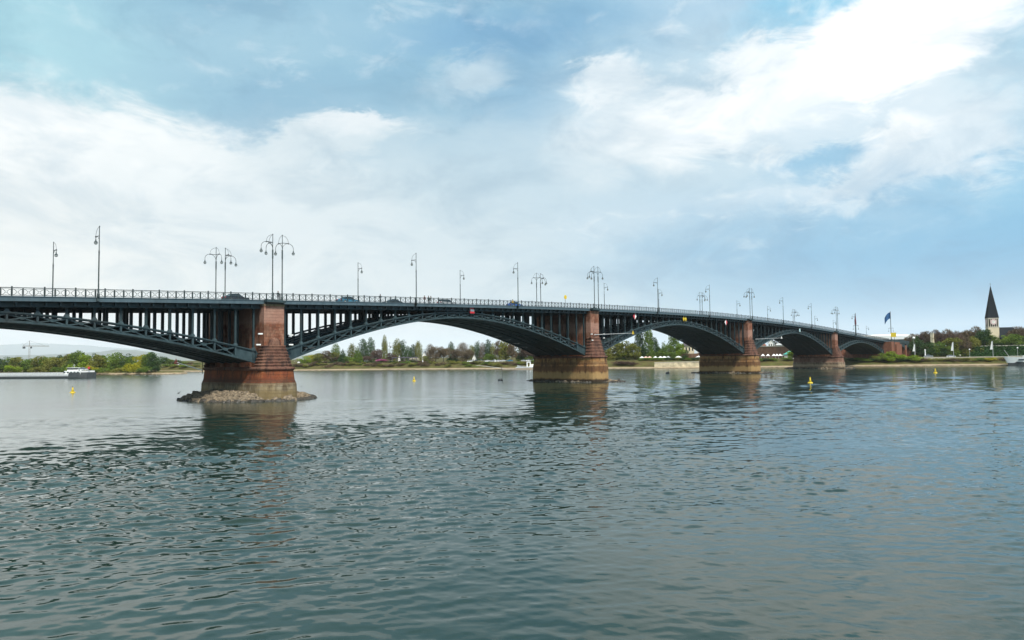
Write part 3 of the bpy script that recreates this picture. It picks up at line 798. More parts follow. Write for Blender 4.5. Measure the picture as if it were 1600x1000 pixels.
# ------------------------------------------------------------ riprap round the piers
def ico(b, c, r):
    ph = (1 + 5 ** .5) / 2
    V0 = [(-1, ph, 0), (1, ph, 0), (-1, -ph, 0), (1, -ph, 0), (0, -1, ph), (0, 1, ph), (0, -1, -ph), (0, 1, -ph), (ph, 0, -1), (ph, 0, 1), (-ph, 0, -1), (-ph, 0, 1)]
    F0 = [(0, 11, 5), (0, 5, 1), (0, 1, 7), (0, 7, 10), (0, 10, 11), (1, 5, 9), (5, 11, 4), (11, 10, 2), (10, 7, 6), (7, 1, 8), (3, 9, 4), (3, 4, 2), (3, 2, 6), (3, 6, 8), (3, 8, 9), (4, 9, 5), (2, 4, 11), (6, 2, 10), (8, 6, 7), (9, 8, 1)]
    n = len(b.v); ax = random.uniform(0, 6.28); sx_, sy_, sz = r * random.uniform(.7, 1.35) * .53, r * random.uniform(.7, 1.2) * .53, r * random.uniform(.6, 1.05) * .53
    for x, y, z in V0:
        k = random.uniform(.8, 1.15); x, y, z = x * sx_ * k, y * sy_ * k, z * sz * k
        b.v.append((c[0] + x * math.cos(ax) - y * math.sin(ax), c[1] + x * math.sin(ax) + y * math.cos(ax), c[2] + z))
    for f in F0: b.f.append(tuple(n + q for q in f)); b.m.append(b.cur)
def rubble(k, n, cx, cy, rx, ry, hmax, rs):
    s0 = S[k]; b = MB(); cnt = 0
    while cnt < n:
        w = random.uniform(0, 2 * math.pi); q = random.uniform(.15, 1.)
        x = cx + rx * q * math.cos(w); y = cy + ry * q * math.sin(w)
        dx = abs(x - s0) - 4.0; dy = max(-4.3 - y, y - 20.6)
        if dx < -.2 and dy < -.2: continue
        d = max(dx, dy, 0); e = 1 - q
        z = min(hmax, hmax * e * 2.4) * random.uniform(.55, 1.0) - .05
        r = rs * random.uniform(.5, 1.25)
        ico_c = (x, y, z - r * .3); b.cur = 1 if z < .09 else 0; ico(b, ico_c, r * (1.5 if random.random() < .12 else 1)); cnt += 1
    # solid core below the stones
    b.cur = 0
    b.loft([[(cx + rx * .97 * math.cos(w), cy + ry * .97 * math.sin(w), -.6) for w in [2 * math.pi * q / 40 for q in range(40)]], [(cx + rx * .62 * math.cos(w), cy + ry * .66 * math.sin(w), hmax * .30) for w in [2 * math.pi * q / 40 for q in range(40)]]])
    return b.build('riprap_rubble', [ROCK, ROCKD])
for k, a in ((1, (2800, -.4, 8.0, 10.9, 13.8, 1.5, .62)), (2, (700, S[2] + 2.2, 8.6, 8.0, 16.6, .55, .5)), (3, (700, S[3] + 1.8, 8.6, 7.6, 16.6, .55, .5)), (4, (700, S[4] + 1.5, 8.8, 7.5, 16.8, .8, .5))):
    o = rubble(k, *a); tag(o, ['', 'wide bank of grey brown rubble stones round the foot of the nearest pier', 'low dark ring of stones round the foot of the second pier', 'low dark ring of stones round the foot of the third pier', 'thin ring of stones round the foot of the fourth pier'][k], 'rubble', kind='stuff')

# ------------------------------------------------------------ street lamps
def lamp_head(b, c, r=.24):
    b.lathe([(.04, .62), (.10, .52), (.09, .34), (.20, .28), (.26, .16), (.27, .06)], c, 10)
def arm_bits(lamp, ang, L, zc, twin):
    """hoop, crossbar and bracket towards ang; the lantern hangs at the end"""
    dx, dy = math.cos(ang), math.sin(ang); at = lambda r, z: (dx * r, dy * r, z)
    b = MB(); e = L * (.55 if twin else .92)
    b.tube([at(.05, zc), at(e, zc + .04)], .055, 6)
    b.tube([at(.02 + e * math.sin(w), zc + .02 + 1.32 * math.cos(w)) for w in [math.pi / 2 * q / 7 for q in range(8)]], .028, 5)
    if twin:
        b.tube([at(.04 + (e - .04) * (1 - math.cos(w)), zc - 1.1 + 1.1 * math.sin(w)) for w in [math.pi / 2 * q / 6 for q in range(7)]], .04, 5)
        b.tube([at(e + (L - e) * math.sin(w), zc - .9 + .9 * math.cos(w)) for w in [math.pi / 2 * q / 6 for q in range(7)]], .045, 5)
        zl = zc - .9; xl = L
    else:
        b.tube([at(.04 + (e - .3) * (1 - math.cos(w)), zc - .8 + .8 * math.sin(w)) for w in [math.pi / 2 * q / 6 for q in range(7)]], .03, 5)
        zl = zc - .05; xl = e
    b.lathe([(.09, -.10), (.13, 0), (.09, .12)], at(e, zc), 8)
    o = b.build('lamp_arm', POLE, lamp)
    b = MB(); b.tube([at(xl, zl), at(xl, zl - .35)], .045, 6); lamp_head(b, (*at(xl, 0)[:2], zl - .92)); b.build('lantern', POLE, o)
    b = MB(); b.lathe([(.26, .06), (.25, -.04), (.18, -.14), (.07, -.20), (.001, -.21)], (*at(xl, 0)[:2], zl - .92), 10); b.build('lantern_glass', GLOBE, o, smooth=True)
def make_lamp(H, arms, twin):
    lamp = empty('street_lamp')
    b = MB(); b.lathe([(.20, 0), (.20, .5), (.15, .62), (.13, 1.2), (.10, 1.3), (.095, H * .62), (.12, H * .63), (.07, H * .66 + .1), (.055, H - .1), (.09, H - .06), (.09, H + .04), (.02, H + .12)], (0, 0, 0), 8)
    if twin: b.lathe([(.13, 0), (.13, 1.5)], (0, 0, H - 4.2), 8)
    b.build('pole', POLE, lamp)
    for a_ in arms: arm_bits(lamp, a_, 2.25 if twin else 1.5, H - 1.4, twin)
    return lamp
PN, PF = math.pi / 2, -math.pi / 2
protos = {('s', 0): make_lamp(10.6, [PN], False), ('s', 1): make_lamp(10.6, [PF], False),
          ('a', 0): make_lamp(11.7, [math.pi, PN], True), ('b', 0): make_lamp(11.7, [0, PN], True),
          ('a', 1): make_lamp(11.7, [math.pi, PF], True), ('b', 1): make_lamp(11.7, [0, PF], True)}
used = set()
def place_lamp(kind, side, s, y, label, group):
    p = protos[(kind, side)]
    o = p if (kind, side) not in used else copy_tree(p)
    used.add((kind, side)); o.location = (s, y, deck(s) + (.14 if y < 0 else .0)); tag(o, label, 'street lamp', group)
    if y < 0 and kind == 's':
        b = MB(); b.box(-.16, .16, -.02, .36, -.62, -.02); b.build('wall_bracket', POLE, o)
singles = [-57.5, -29.1, 33.3, 66.3, 133.3, 168.6, 234.9, 267.9, 330., 359.]
for side, yy, wrd in ((0, -.5, 'near'), (1, WID + .1, 'far')):
    vis = [s for s in singles if s > -40]
    for n, s in enumerate(vis):
        if side == 0 and s > 355: continue
        place_lamp('s', side, s, yy, f"single-arm grey street lamp on the {wrd} railing, {od(n)} single-arm one from the left", 'single-arm street lamps along the bridge')
    for k in range(1, 5):
        y2 = -.85 if side == 0 else WID + .35
        for kd, ds, lr in (('a', -.95, 'left'), ('b', .95, 'right')):
            place_lamp(kd, side, S[k] + ds + .3, y2, f"tall two-arm street lamp over the {od(k - 1)} pier, {lr} one of the {wrd} pair", 'two-arm street lamps over the piers')
place_lamp('s', 1, 420, WID + .1, 'single-arm street lamp past the bridge end, between the two flag masts', 'single-arm street lamps along the bridge')

# masts with flags at the right end
def flag(b, x, z0, w, h, sag, y0=0.):
    n = 8
    for q in range(n):
        def P_(i, tp): u = i / n; return (x - w * u, y0 + .18 * math.sin(u * 7), z0 - (h if not tp else 0) * (1 - .0 * u) - sag * u * u - (0 if tp else .3 * u))
        a0, a1, b1, b0 = P_(q, 0), P_(q + 1, 0), P_(q + 1, 1), P_(q, 1)
        off = Vector((0, .03, 0))
        b.quadbox([a0, a1, Vector(a1) + off, Vector(a0) + off, b0, b1, Vector(b1) + off, Vector(b0) + off])
for px, topy, kind in ((1392.5, 487, 'blue'), (1337.5, 490, 'red')):
    s, z = on_plane(px, 526 if kind == 'blue' else 519, -.5); s2, zt = on_plane(px - 3, topy, -.5)
    f_ = empty('flag_mast', (s, -.5, deck(s) - .2), math.atan2(-.97, .25), 'tall mast with a blue flag at the right end of the bridge' if kind == 'blue' else 'mast hung with a furled dark red flag above the fifth arch', 'flag mast')
    H = zt - deck(s) + .2
    b = MB(); b.lathe([(.34, 0), (.30, .8), (.20, 1.2), (.17, H * .55), (.13, H - .3), (.16, H), (.02, H + .4)], n=8)
    b.tube([(-1.3, 0, H * .45), (1.3, 0, H * .45)], .08, 5); b.build('pole', POLE, f_)
    for sx_ in (-1.2, 1.2):
        b = MB(); b.tube([(sx_, 0, H * .45), (sx_, 0, H * .45 - 1.2)], .04, 5); lamp_head(b, (sx_, 0, H * .45 - 2.)); b.build('lantern', POLE, f_)
    b = MB()
    if kind == 'blue': flag(b, -.1, H - .3, 3.0, 3.6, 3.2)
    else: b.loft([[(-.5, -.2, H * .5), (.3, -.25, H * .5), (.35, .2, H * .5), (-.3, .25, H * .5)], [(-.55, -.15, H * .7), (.25, -.15, H * .7), (.25, .2, H * .7), (-.4, .2, H * .7)], [(-.15, -.1, H * .93), (.1, -.1, H * .93), (.1, .1, H * .93), (-.15, .1, H * .93)]])
    b.build('flag_cloth', BLUEF if kind == 'blue' else simple('dark_red_cloth', (.16, .03, .04), .8), f_)

# ------------------------------------------------------------ signs and fittings on the bridge
def plate_sign(name, px, py, w, h, Y, label, cat, builder):
    s, z = on_plane(px, py, Y)
    o = empty(name, (s, Y, z), 0, label, cat); builder(o, w, h); return o
def noentry(o, w, h):
    b = MB(); b.box(-w / 2, w / 2, 0, .06, -h / 2, h / 2); b.build('panel', REDP, o)
    b = MB(); b.box(-w / 2 + .12, w / 2 - .12, -.015, -.003, -.22, .22); b.build('white_bar', WHITE, o)
    b = MB(); b.beam((-.5, .35, .55), (-.5, .06, .55), .08, .08); b.beam((.5, .35, .55), (.5, .06, .55), .08, .08); b.build('bracket', POLE, o)
plate_sign('no_entry_sign', 738, 485, 1.45, 1.35, .55, 'red square river sign with a white bar hung above the second arch', 'sign', noentry)
def halfdiamond(flip):
    def fn(o, w, h):
        b = MB(); b.prism_xz([(-w / 2, 0), (0, -h / 2), (0, h / 2)], 0, .06); b.build('left_half', REDP if not flip else WHITE, o)
        b = MB(); b.prism_xz([(0, -h / 2), (w / 2, 0), (0, h / 2)], 0, .06); b.build('right_half', WHITE if not flip else REDP, o)
        b = MB(); b.beam((0, .6, 0), (0, .065, 0), .1, .1); b.build('bracket', POLE, o)
    return fn
plate_sign('diamond_sign', 992, 494, 1.9, 2.1, .35, 'red and white diamond sign on the left shoulder of the third arch', 'sign', halfdiamond(False))
plate_sign('diamond_sign', 1134.5, 503.5, 2.2, 2.2, .35, 'white and red diamond sign on the right shoulder of the third arch', 'sign', halfdiamond(True))
def twodiamond(o, w, h):
    for sx_ in (-1, 1):
        b = MB(); c = sx_ * w / 2; b.prism_xz([(c - w * .47, 0), (c, -h / 2), (c + w * .47, 0), (c, h / 2)], 0, .06); b.build('yellow_diamond', YEL, o)
    b = MB(); b.beam((-w, .12, 0), (w, .12, 0), .1, .1); b.beam((0, .7, 0), (0, .17, 0), .1, .1); b.build('bracket', POLE, o)
plate_sign('double_diamond_sign', 1070, 498, 1.35, 1.9, .35, 'pair of yellow diamond signs at the top of the third arch', 'sign', twodiamond)
def tealbox(o, w, h):
    b = MB(); b.box(-w / 2, w / 2, 0, .25, -h / 2, h / 2); b.build('panel', TEAL, o)
    b = MB(); b.box(-w / 2 - .06, w / 2 + .06, -.04, .28, h / 2, h / 2 + .08); b.build('hood', LGREY, o)
plate_sign('height_sign', 1250, 516, 1.0, 1.4, .3, 'small pale teal box sign at the top of the fourth arch', 'sign', tealbox)

# booms with radar reflectors
def boom(p, q, label, capm):
    o = empty('radar_boom', p, 0, label, 'boom'); d = Vector(q) - Vector(p)
    b = MB(); b.tube([(0, 0, 0), tuple(d)], [.10, .06], 6); b.build('spar', WHITE if p[1] > 5 else LGREY, o)
    b = MB(); e = d
    b.prism_xz([(e.x - .45, e.z - .3), (e.x + .45, e.z - .3), (e.x, e.z + .75)], e.y - .03, e.y + .03)
    b.loft([[(e.x - .03, e.y - .45, e.z - .3), (e.x - .03, e.y + .45, e.z - .3), (e.x - .03, e.y, e.z + .75)], [(e.x + .03, e.y - .45, e.z - .3), (e.x + .03, e.y + .45, e.z - .3), (e.x + .03, e.y, e.z + .75)]])
    b.build('reflector', capm, o)
    b = MB(); b.tube([(0, 0, -.6), (0, 0, 1.6)], .06, 5); b.tube([(0, 0, 1.6), tuple(d * .6)], .02, 4); b.build('stay', POLE, o)
s1, z1 = on_plane(989, 520.5, -1.4); s0_, z0_ = on_plane(928, 523, -1.2)
boom((s0_, -1.2, z0_), (s1, -1.4, z1), 'slim horizontal spar with a yellow reflector, fixed to the second pier', YEL)
s1, z1 = on_plane(1221, 528, -1.4); s0_, z0_ = on_plane(1180, 530, -1.2)
boom((s0_, -1.2, z0_), (s1, -1.4, z1), 'slim horizontal spar with a white end, fixed to the third pier', WHITE)
s1, z1 = on_plane(275, 566, 27.5); s0_, z0_ = on_plane(316.5, 579, 20.2)
boom((s0_, 20.2, z0_), (s1, 27.5, z1), 'white spar slanting up from the far corner of the nearest pier', simple('rust_red', (.22, .06, .04), .7))
# floodlights by the first two piers
for n, (px, py, Y, lab) in enumerate(((406, 521.5, -.3, 'upper white floodlight on the left edge of the nearest pier'), (403, 538.5, -.3, 'lower white floodlight on the left edge of the nearest pier'),
        (454, 523.5, .6, 'upper white floodlight just right of the nearest pier'), (454, 538.5, .6, 'lower white floodlight just right of the nearest pier'),
        (924, 522, -.4, 'upper white floodlight on the face of the second pier'), (925, 531.5, -.4, 'lower white floodlight on the face of the second pier'),
        (943, 522, .6, 'upper white floodlight just right of the second pier'), (943, 528, .6, 'lower white floodlight just right of the second pier'))):
    s, z = on_plane(px, py, Y - .45)
    o = empty('floodlight', (s, Y - .45, z), 0, lab, 'floodlight', 'white floodlights beside the piers')
    w = .42 if n < 4 else .3
    b = MB(); b.loft([[(-w, -.25, -.12), (w, -.25, -.12), (w * .8, .1, -.16), (-w * .8, .1, -.16)], [(-w, -.25, .12), (w, -.25, .12), (w * .8, .1, .1), (-w * .8, .1, .1)]]); b.build('housing', WHITE, o)
    b = MB(); b.tube([(0, .05, -.12), (0, .2, -.4), (0, .5, -.4)], .04, 5); b.build('bracket', POLE, o)
def round_sign(o, w, h):
    b = MB(); n = 20; b.prism_xz([(w / 2 * math.cos(2 * math.pi * q / n), w / 2 * math.sin(2 * math.pi * q / n)) for q in range(n)], -.04, .04); b.build('disc', YEL, o)
    b = MB(); b.tube([(0, .08, w / 2), (0, .08, -2.6)], .05, 6); b.build('post', POLE, o)
plate_sign('round_sign', 883.5, 464.3, 1.15, 1.15, 3., 'round yellow disc on a thin post above the railing left of the second pier', 'sign', round_sign)
s, z = on_plane(1396, 523, -3)
o = empty('warning_board', (s, -3, z), math.atan2(-.97, .25), 'square yellow board at the right end of the bridge under the blue flag', 'sign')
b = MB(); b.box(-1.4, 1.4, 0, .1, -1.3, 1.2); b.build('panel', YEL, o); b = MB(); b.box(-1.2, -1.0, .12, .25, -7, 1.0); b.box(.3, .5, .12, .25, -7, 1.); b.build('post', POLE, o)

# ------------------------------------------------------------ cars
def car_parts(o, bodym, estate=False, detail=True):
    L, Wd = 4.4, 1.78
    prof = [(-2.2, .35), (-2.2, .78), (-2.05, .95), (2.15, .82 if not estate else .88), (2.2, .6), (2.2, .32)]
    if estate: cab = [(-2.0, .9), (-1.85, 1.40), (-.2, 1.47), (.55, 1.42), (1.25, .88)]
    else: cab = [(-1.75, .9), (-1.05, 1.36), (-.1, 1.43), (.45, 1.36), (1.25, .86)]
    b = MB(); h = Wd / 2
    b.loft([[(x, -h + .07, z) for x, z in prof], [(x, -h, z - .02) for x, z in prof], [(x, h, z - .02) for x, z in prof], [(x, h - .07, z) for x, z in prof]])
    # roof skin
    rf = cab[1:-1]; b.loft([[(x, -.58, z) for x, z in rf] + [(x, -.58, z + .05) for x, z in rf[::-1]], [(x, .58, z) for x, z in rf] + [(x, .58, z + .05) for x, z in rf[::-1]]])
    b.build('body', bodym, o)
    b = MB(); b.loft([[(x, -h + .08 + (z - .88) * .42, z) for x, z in cab], [(x, h - .08 - (z - .88) * .42, z) for x, z in cab]]); b.build('window_glass', GLASS, o)
    for x in (-1.35, 1.38):
        for y in (-h + .1, h - .1):
            b = MB(); b.loft([[(x + .32 * math.cos(w), y - .11, .32 + .32 * math.sin(w)) for w in [2 * math.pi * q / 12 for q in range(12)]], [(x + .32 * math.cos(w), y + .11, .32 + .32 * math.sin(w)) for w in [2 * math.pi * q / 12 for q in range(12)]]])
            wo = b.build('wheel', BLK, o)
            b = MB(); yy = y + (.112 if y > 0 else -.112); b.loft([[(x + .19 * math.cos(w), min(y, yy), .32 + .19 * math.sin(w)) for w in [2 * math.pi * q / 10 for q in range(10)]], [(x + .19 * math.cos(w), max(y, yy), .32 + .19 * math.sin(w)) for w in [2 * math.pi * q / 10 for q in range(10)]]]); b.build('hubcap', LGREY, wo)
    for y in (-.62, .62):
        b = MB(); b.box(-2.23, -2.17, y - .16, y + .16, .68, .84); b.build('tail_light', REDP, o)
        b = MB(); b.box(2.15, 2.215, y - .16, y + .16, .58, .72); b.build('headlight', WHITE, o)
PAINT = {n: simple('car_paint_' + n, c, .25, var=.05) for n, c in dict(dark=(.03, .035, .045), blue=(.05, .20, .30), black=(.02, .02, .022), silver=(.42, .44, .45), white=(.75, .75, .74), red=(.4, .03, .03), royal=(.04, .13, .42)).items()}
def car(loc, rz, colr, label, group, estate=False):
    o = empty('car', loc, rz, label, 'car', group); car_parts(o, PAINT[colr], estate); return o
for px, py, Y, colr, est, rz, lab in ((368, 465, 4.6, 'dark', False, 0, 'dark car with red tail lights driving left of the nearest pier'),
        (544, 465, 4.6, 'blue', False, 0, 'teal blue car behind the railing above the second arch, near a single lamp'),
        (613, 468, 8.2, 'black', False, math.pi, 'black car showing only its roof beside the running person'),
        (697, 468, 4.8, 'silver', True, 0, 'silver grey estate car behind the railing right of the walkers'),
        (804, 471, 4.6, 'royal', False, 0, 'bright blue car behind the railing beside a yellow-jacketed person')):
    s, z = on_plane(px, py, Y); car((s, Y, deck(s) + .03), rz, colr, lab, 'cars on the bridge', est)

# ------------------------------------------------------------ people
SKIN = simple('skin', (.45, .27, .18), .6, var=.05); HAIR = simple('dark_hair', (.03, .02, .015), .7)
def cloth(n, c): return simple('cloth_' + n, c, .85, var=.15)
def person(loc, rz, pose, jacket, trousers, label, group=None, h=1.75):
    o = empty('person', loc, rz, label, 'person', group)
    k = h / 1.75
    if pose == 'run': legs = [((.16, .10, .92), (.42, .10, .62), (.10 + .2, .1, .14 + .12), (.45, .1, .22)), ((-.02, -.10, .92), (-.12, -.1, .50), (-.50, -.1, .35), (-.60, -.1, .22))]; arms = [((-.02, .22, 1.42), (-.22, .28, 1.18), (.02, .26, 1.05), (.1, .25, 1.08)), ((.02, -.22, 1.42), (.12, -.28, 1.15), (.34, -.2, 1.28), (.42, -.18, 1.34))]; lean = .12
    elif pose == 'walk': legs = [((.0, .10, .92), (.16, .1, .50), (.22, .1, .08), (.40, .1, .04)), ((.0, -.10, .92), (-.02, -.1, .50), (-.26, -.1, .12), (-.12, -.1, .04))]; arms = [((0, .22, 1.42), (-.08, .27, 1.15), (-.02, .27, .90), (.02, .26, .80)), ((0, -.22, 1.42), (.08, -.27, 1.15), (.2, -.26, .92), (.24, -.25, .84))]; lean = .03
    else: legs = [((.0, .10, .92), (.02, .11, .50), (.0, .12, .08), (.16, .13, .04)), ((.0, -.10, .92), (.02, -.11, .50), (.0, -.12, .08), (.16, -.13, .04))]; arms = [((0, .22, 1.42), (-.02, .27, 1.15), (.04, .26, .90), (.06, .25, .80)), ((0, -.22, 1.42), (-.02, -.27, 1.15), (.04, -.26, .90), (.06, -.25, .80))]; lean = 0
    V = [(0, 0, .95), (lean * .3, 0, 1.15), (lean * .8, 0, 1.38), (lean, 0, 1.50), (lean + .02, 0, 1.60), (lean + .03, 0, 1.71)]
    Rr = [.15, .13, .15, .06, .095, .085]; E_ = [(0, 1), (1, 2), (2, 3), (3, 4), (4, 5)]
    for lg in legs:
        b0 = 0
        for p_, r in zip(lg, (.10, .065, .045, .04)): V.append(p_); Rr.append(r); E_.append((b0, len(V) - 1)); b0 = len(V) - 1
    for ar in arms:
        b0 = 2
        for p_, r in zip(ar, (.065, .048, .035, .03)): V.append((p_[0] + (lean * .8 if p_ is ar[0] else lean * .6), p_[1], p_[2])); Rr.append(r); E_.append((b0, len(V) - 1)); b0 = len(V) - 1
    me = bpy.data.meshes.new('tmp'); me.from_pydata([(x * k, y * k, z * k) for x, y, z in V], E_, [])
    tmp = bpy.data.objects.new('tmp', me); COL.objects.link(tmp)
    md = tmp.modifiers.new('s', 'SKIN'); 
    for i_, sv in enumerate(me.skin_vertices[0].data): sv.radius = (Rr[i_] * k, Rr[i_] * k * .9); sv.use_root = (i_ == 0)
    tmp.modifiers.new('d', 'SUBSURF').levels = 1
    bpy.context.view_layer.update()
    ev = tmp.evaluated_get(bpy.context.evaluated_depsgraph_get()); nm = bpy.data.meshes.new_from_object(ev)
    bpy.data.objects.remove(tmp); nm.materials.clear()
    for m_ in (jacket, trousers, SKIN): nm.materials.append(m_)
    for p_ in nm.polygons:
        z = p_.center.z / k; p_.material_index = 2 if z > 1.49 or (abs(p_.center.y) > .2 * k and z < .86) else (0 if z > .93 or abs(p_.center.y) > .19 * k else 1); p_.use_smooth = True
    put('body', nm, o)
    b = MB(); c = (lean * k, 0, 1.66 * k)
    b.lathe([(.10 * k, -.02 * k), (.108 * k, .04 * k), (.085 * k, .11 * k), (.03 * k, .14 * k)], (c[0] - .01, 0, c[2]), 10); b.build('hair', HAIR, o, smooth=True)
    return o
for px, Y, pose, jk, tr, rz, lab in ((593.5, 1.2, 'run', (.03, .03, .04), (.03, .03, .035), math.pi * .0, 'person in dark clothes running along the footway above the second arch'),
        (663.5, 1.4, 'walk', (.30, .05, .04), (.03, .03, .04), math.pi, 'person in a dark red coat walking just right of a single lamp'),
        (669.5, 1.3, 'stand', (.05, .06, .05), (.05, .05, .06), 0, 'left one of two people in dark clothes beside the red coat'),
        (673, 1.8, 'walk', (.12, .13, .12), (.04, .04, .05), 0, 'right one of two people in dark clothes beside the red coat'),
        (434.5, 1.0, 'stand', (.02, .03, .03), (.02, .02, .03), PF, 'person in black standing between the two lamps over the nearest pier'),
        (801, 2.6, 'walk', (.75, .45, .03), (.05, .05, .06), 0, 'person in a bright yellow jacket on the footway beside the blue car')):
    s, z = on_plane(px, 466, Y)
    person((s, Y, deck(s) + .15), rz, pose, cloth('j', jk), cloth('t', tr), lab)

# ------------------------------------------------------------ buoys
def buoy(px, py, k, label):
    x, y = on_water(px, py); o = empty('buoy', (x, y, -.05), 0, label, 'buoy', 'yellow buoys on the river')
    b = MB(); b.lathe([(.5, -.35), (.95, -.1), (1.0, .18), (.85, .38), (.6, .45)], n=16); b.build('float', YEL, o, smooth=True)
    b = MB(); b.lathe([(.55, .45), (.28, 1.35), (.26, 1.95), (.16, 2.05)], n=12); b.build('tower', YEL, o, smooth=True)
    b = MB(); b.lathe([(.02, 2.0), (.2, 2.1), (.2, 2.3), (.03, 2.42)], n=8); b.build('topmark', HULLD if px < 200 else YEL, o)
    o.scale = (k, k, k)
buoy(113.5, 613.5, .62, 'yellow buoy with a dark top on the bright water at the left')
buoy(647, 595.5, .62, 'small yellow buoy on the water under the second arch')
buoy(1266, 598.5, .64, 'bright yellow buoy in front of the fourth pier')
buoy(1461.5, 582.5, .66, 'small yellow buoy near the right bank below the church')
def dark_float(px, py, lean, k, label):
    x, y = on_water(px, py); o = empty('mooring_float', (x, y, 0), 0, label, 'float')
    b = MB(); b.lathe([(.001, -.3), (.5, -.25), (.75, .1), (.55, .5), (.001, .62)], n=12, sx=1.3); b.build('drum', HULLD, o, smooth=True)
    b = MB(); b.tube([(.9, .0, 0), (1.0, .0, k * .5), (1.0 + lean, 0, k)], .06, 5); b.tube([(1.0 + lean, 0, k), (1.0 + lean - .5, 0, k + .1)], .04, 4); b.build('stick', HULLD, o)
dark_float(782, 594.5, -.5, 4.0, 'dark floating drum with a thin leaning stick under the second arch')
dark_float(1043, 583.5, .0, 1.6, 'dark floating drum with a short stick under the third arch')
def bird(loc, rz, label, k):
    o = empty('bird', loc, rz, label, 'bird'); b = MB()
    b.loft([[(x, r * math.cos(w), z + r * 1.05 * math.sin(w)) for w in [2 * math.pi * q / 8 for q in range(8)]] for x, z, r in ((-.42, .22, .02), (-.25, .24, .08), (-.05, .27, .13), (.12, .32, .10), (.18, .44, .05), (.20, .56, .05), (.26, .62, .055), (.34, .60, .03), (.44, .58, .008))])
    b.tube([(0, .04, .2), (0, .05, 0), (.08, .05, 0)], .015, 4); b.tube([(0, -.04, .2), (0, -.05, 0), (.08, -.05, 0)], .015, 4)
    b.build('body', HULLD, o, smooth=True); o.scale = (k, k, k)
x, y = on_water(279.5, 620); bird((x, y, .5), -.8, 'small dark bird standing on the left tip of the rubble', .9)
x, y = on_water(471, 604); bird((x, y, -.2), -.8, 'small dark bird swimming right of the nearest pier', .8)

# ------------------------------------------------------------ boats
def boat_frame(px, py, ang): x, y = on_water(px, py); return x, y, ang
BD = math.atan2(-.9, .43)
x0, y0 = on_water(143, 590.5)
barge = empty('barge', (x0, y0, 0), BD + math.pi, 'long low grey cargo barge with a white wheelhouse at its right end', 'barge')
# local x runs from the stern (0) towards the bow
L = 84.; n = 24
def hullring(x):
    f = min(1, .55 + x / 9) * (1 if x < L - 14 else math.sqrt(max(.02, 1 - ((x - L + 14) / 14.2) ** 2)))
    h = 1.7 + (.9 if x < 8 else 0) + (1.1 * max(0, (x - L + 14) / 14) ** 2)
    return [(x, -4.8 * f, h), (x, -4.8 * f, .3), (x, -4.4 * f, -.6), (x, 4.4 * f, -.6), (x, 4.8 * f, .3), (x, 4.8 * f, h)]
b = MB(); b.loft([hullring(x) for x in [0, 1.5, 3, 7.9, 8.1, 14, 25, 40, 55, 66, L - 14, L - 9, L - 5, L - 2, L]]); b.build('hull', HULLD, barge)
b = MB(); b.loft([[(x, -4.83, .95), (x, -4.83, 1.72), (x, 4.83, 1.72), (x, 4.83, .95)] for x in (8.2, L - 14)]); b.build('side_stripe', LGREY, barge)
b = MB()
for q in range(11): b.box(15 + q * 4.9, 19.7 + q * 4.9, -4.1, 4.1, 1.72, 2.5)
b.build('hatch_cover', LGREY, barge)
cab = MB(); cab.box(2.2, 11.5, -3.9, 3.9, 1.8, 3.3); cab.build('deckhouse', WHITE, barge)
b = MB()
for q in range(5): b.box(3.2 + q * 1.9, 4.2 + q * 1.9, -3.96, 3.96, 2.3, 2.9)
b.build('deckhouse_window', GLASS, barge)
wh = MB(); wh.box(8.1, 11.4, -2.4, 2.4, 3.3, 3.8); wh.box(7.9, 11.6, -2.6, 2.6, 4.6, 4.75); wo = wh.build('wheelhouse', WHITE, barge)
b = MB(); b.box(8.2, 11.3, -2.3, 2.3, 3.8, 4.6); b.build('wheelhouse_window', GLASS, wo)
b = MB(); b.tube([(10, 0, 4.7), (10, 0, 6.4)], .08); b.tube([(9.2, 0, 5.8), (10.8, 0, 5.8)], .05); b.tube([(13, -2, 2.4), (13.2, -2, 5.2)], .05); b.build('mast', LGREY, barge)
b = MB(); b.loft([[(1.0, -.05, 4.2), (1.0, .05, 4.2), (1.0, .05, 5.2), (1.0, -.05, 5.2)], [(2.1, -.05, 4.0), (2.1, .05, 4.0), (2.1, .05, 4.9), (2.1, -.05, 4.9)]]); b.tube([(2.15, 0, 3.9), (2.1, 0, 5.4)], .05); b.build('flag', REDP, barge)
cc = empty('car', (0, 0, 0), 0, 'silver car parked on the stern deck of the barge', 'car'); car_parts(cc, PAINT['silver'])
cc.location = Vector((x0, y0, 3.31)) + Vector((math.cos(BD + math.pi), math.sin(BD + math.pi), 0)) * 4.9; cc.rotation_euler = (0, 0, BD)
# pleasure boat cut by the right edge
x0, y0 = on_water(1574, 571.0)
BD2 = math.atan2(-.90, .43) + .15
pb = empty('passenger_boat', (x0, y0, 0), BD2, 'white passenger boat with dark underside moored at the right edge', 'boat')
def pring(x, top, bot, fl): 
    f = min(1, (.06 + x / 9) ** .7) if x < 9 else 1.
    return [(x + (-1.6 if top > 2 else 0) * max(0, 1 - x / 9) * fl, -3.6 * f, top + .9 * max(0, 1 - x / 12)), (x, -3.3 * f * .92, bot), (x, 3.3 * f * .92, bot), (x + (-1.6 if top > 2 else 0) * max(0, 1 - x / 9) * fl, 3.6 * f, top + .9 * max(0, 1 - x / 12))]
xs = [0, 1, 2.5, 5, 9, 15, 25, 38]
b = MB(); b.loft([pring(x, 3.7, 1.3, 1.) for x in xs]); b.build('hull', WHITE, pb)
b = MB(); b.loft([[(p[0] + .5 * max(0, 1 - x / 9), p[1] * .96, p[2]) for p in pring(x, 1.28, -.8, 0)] for x in xs]); b.build('underside', HULLD, pb)
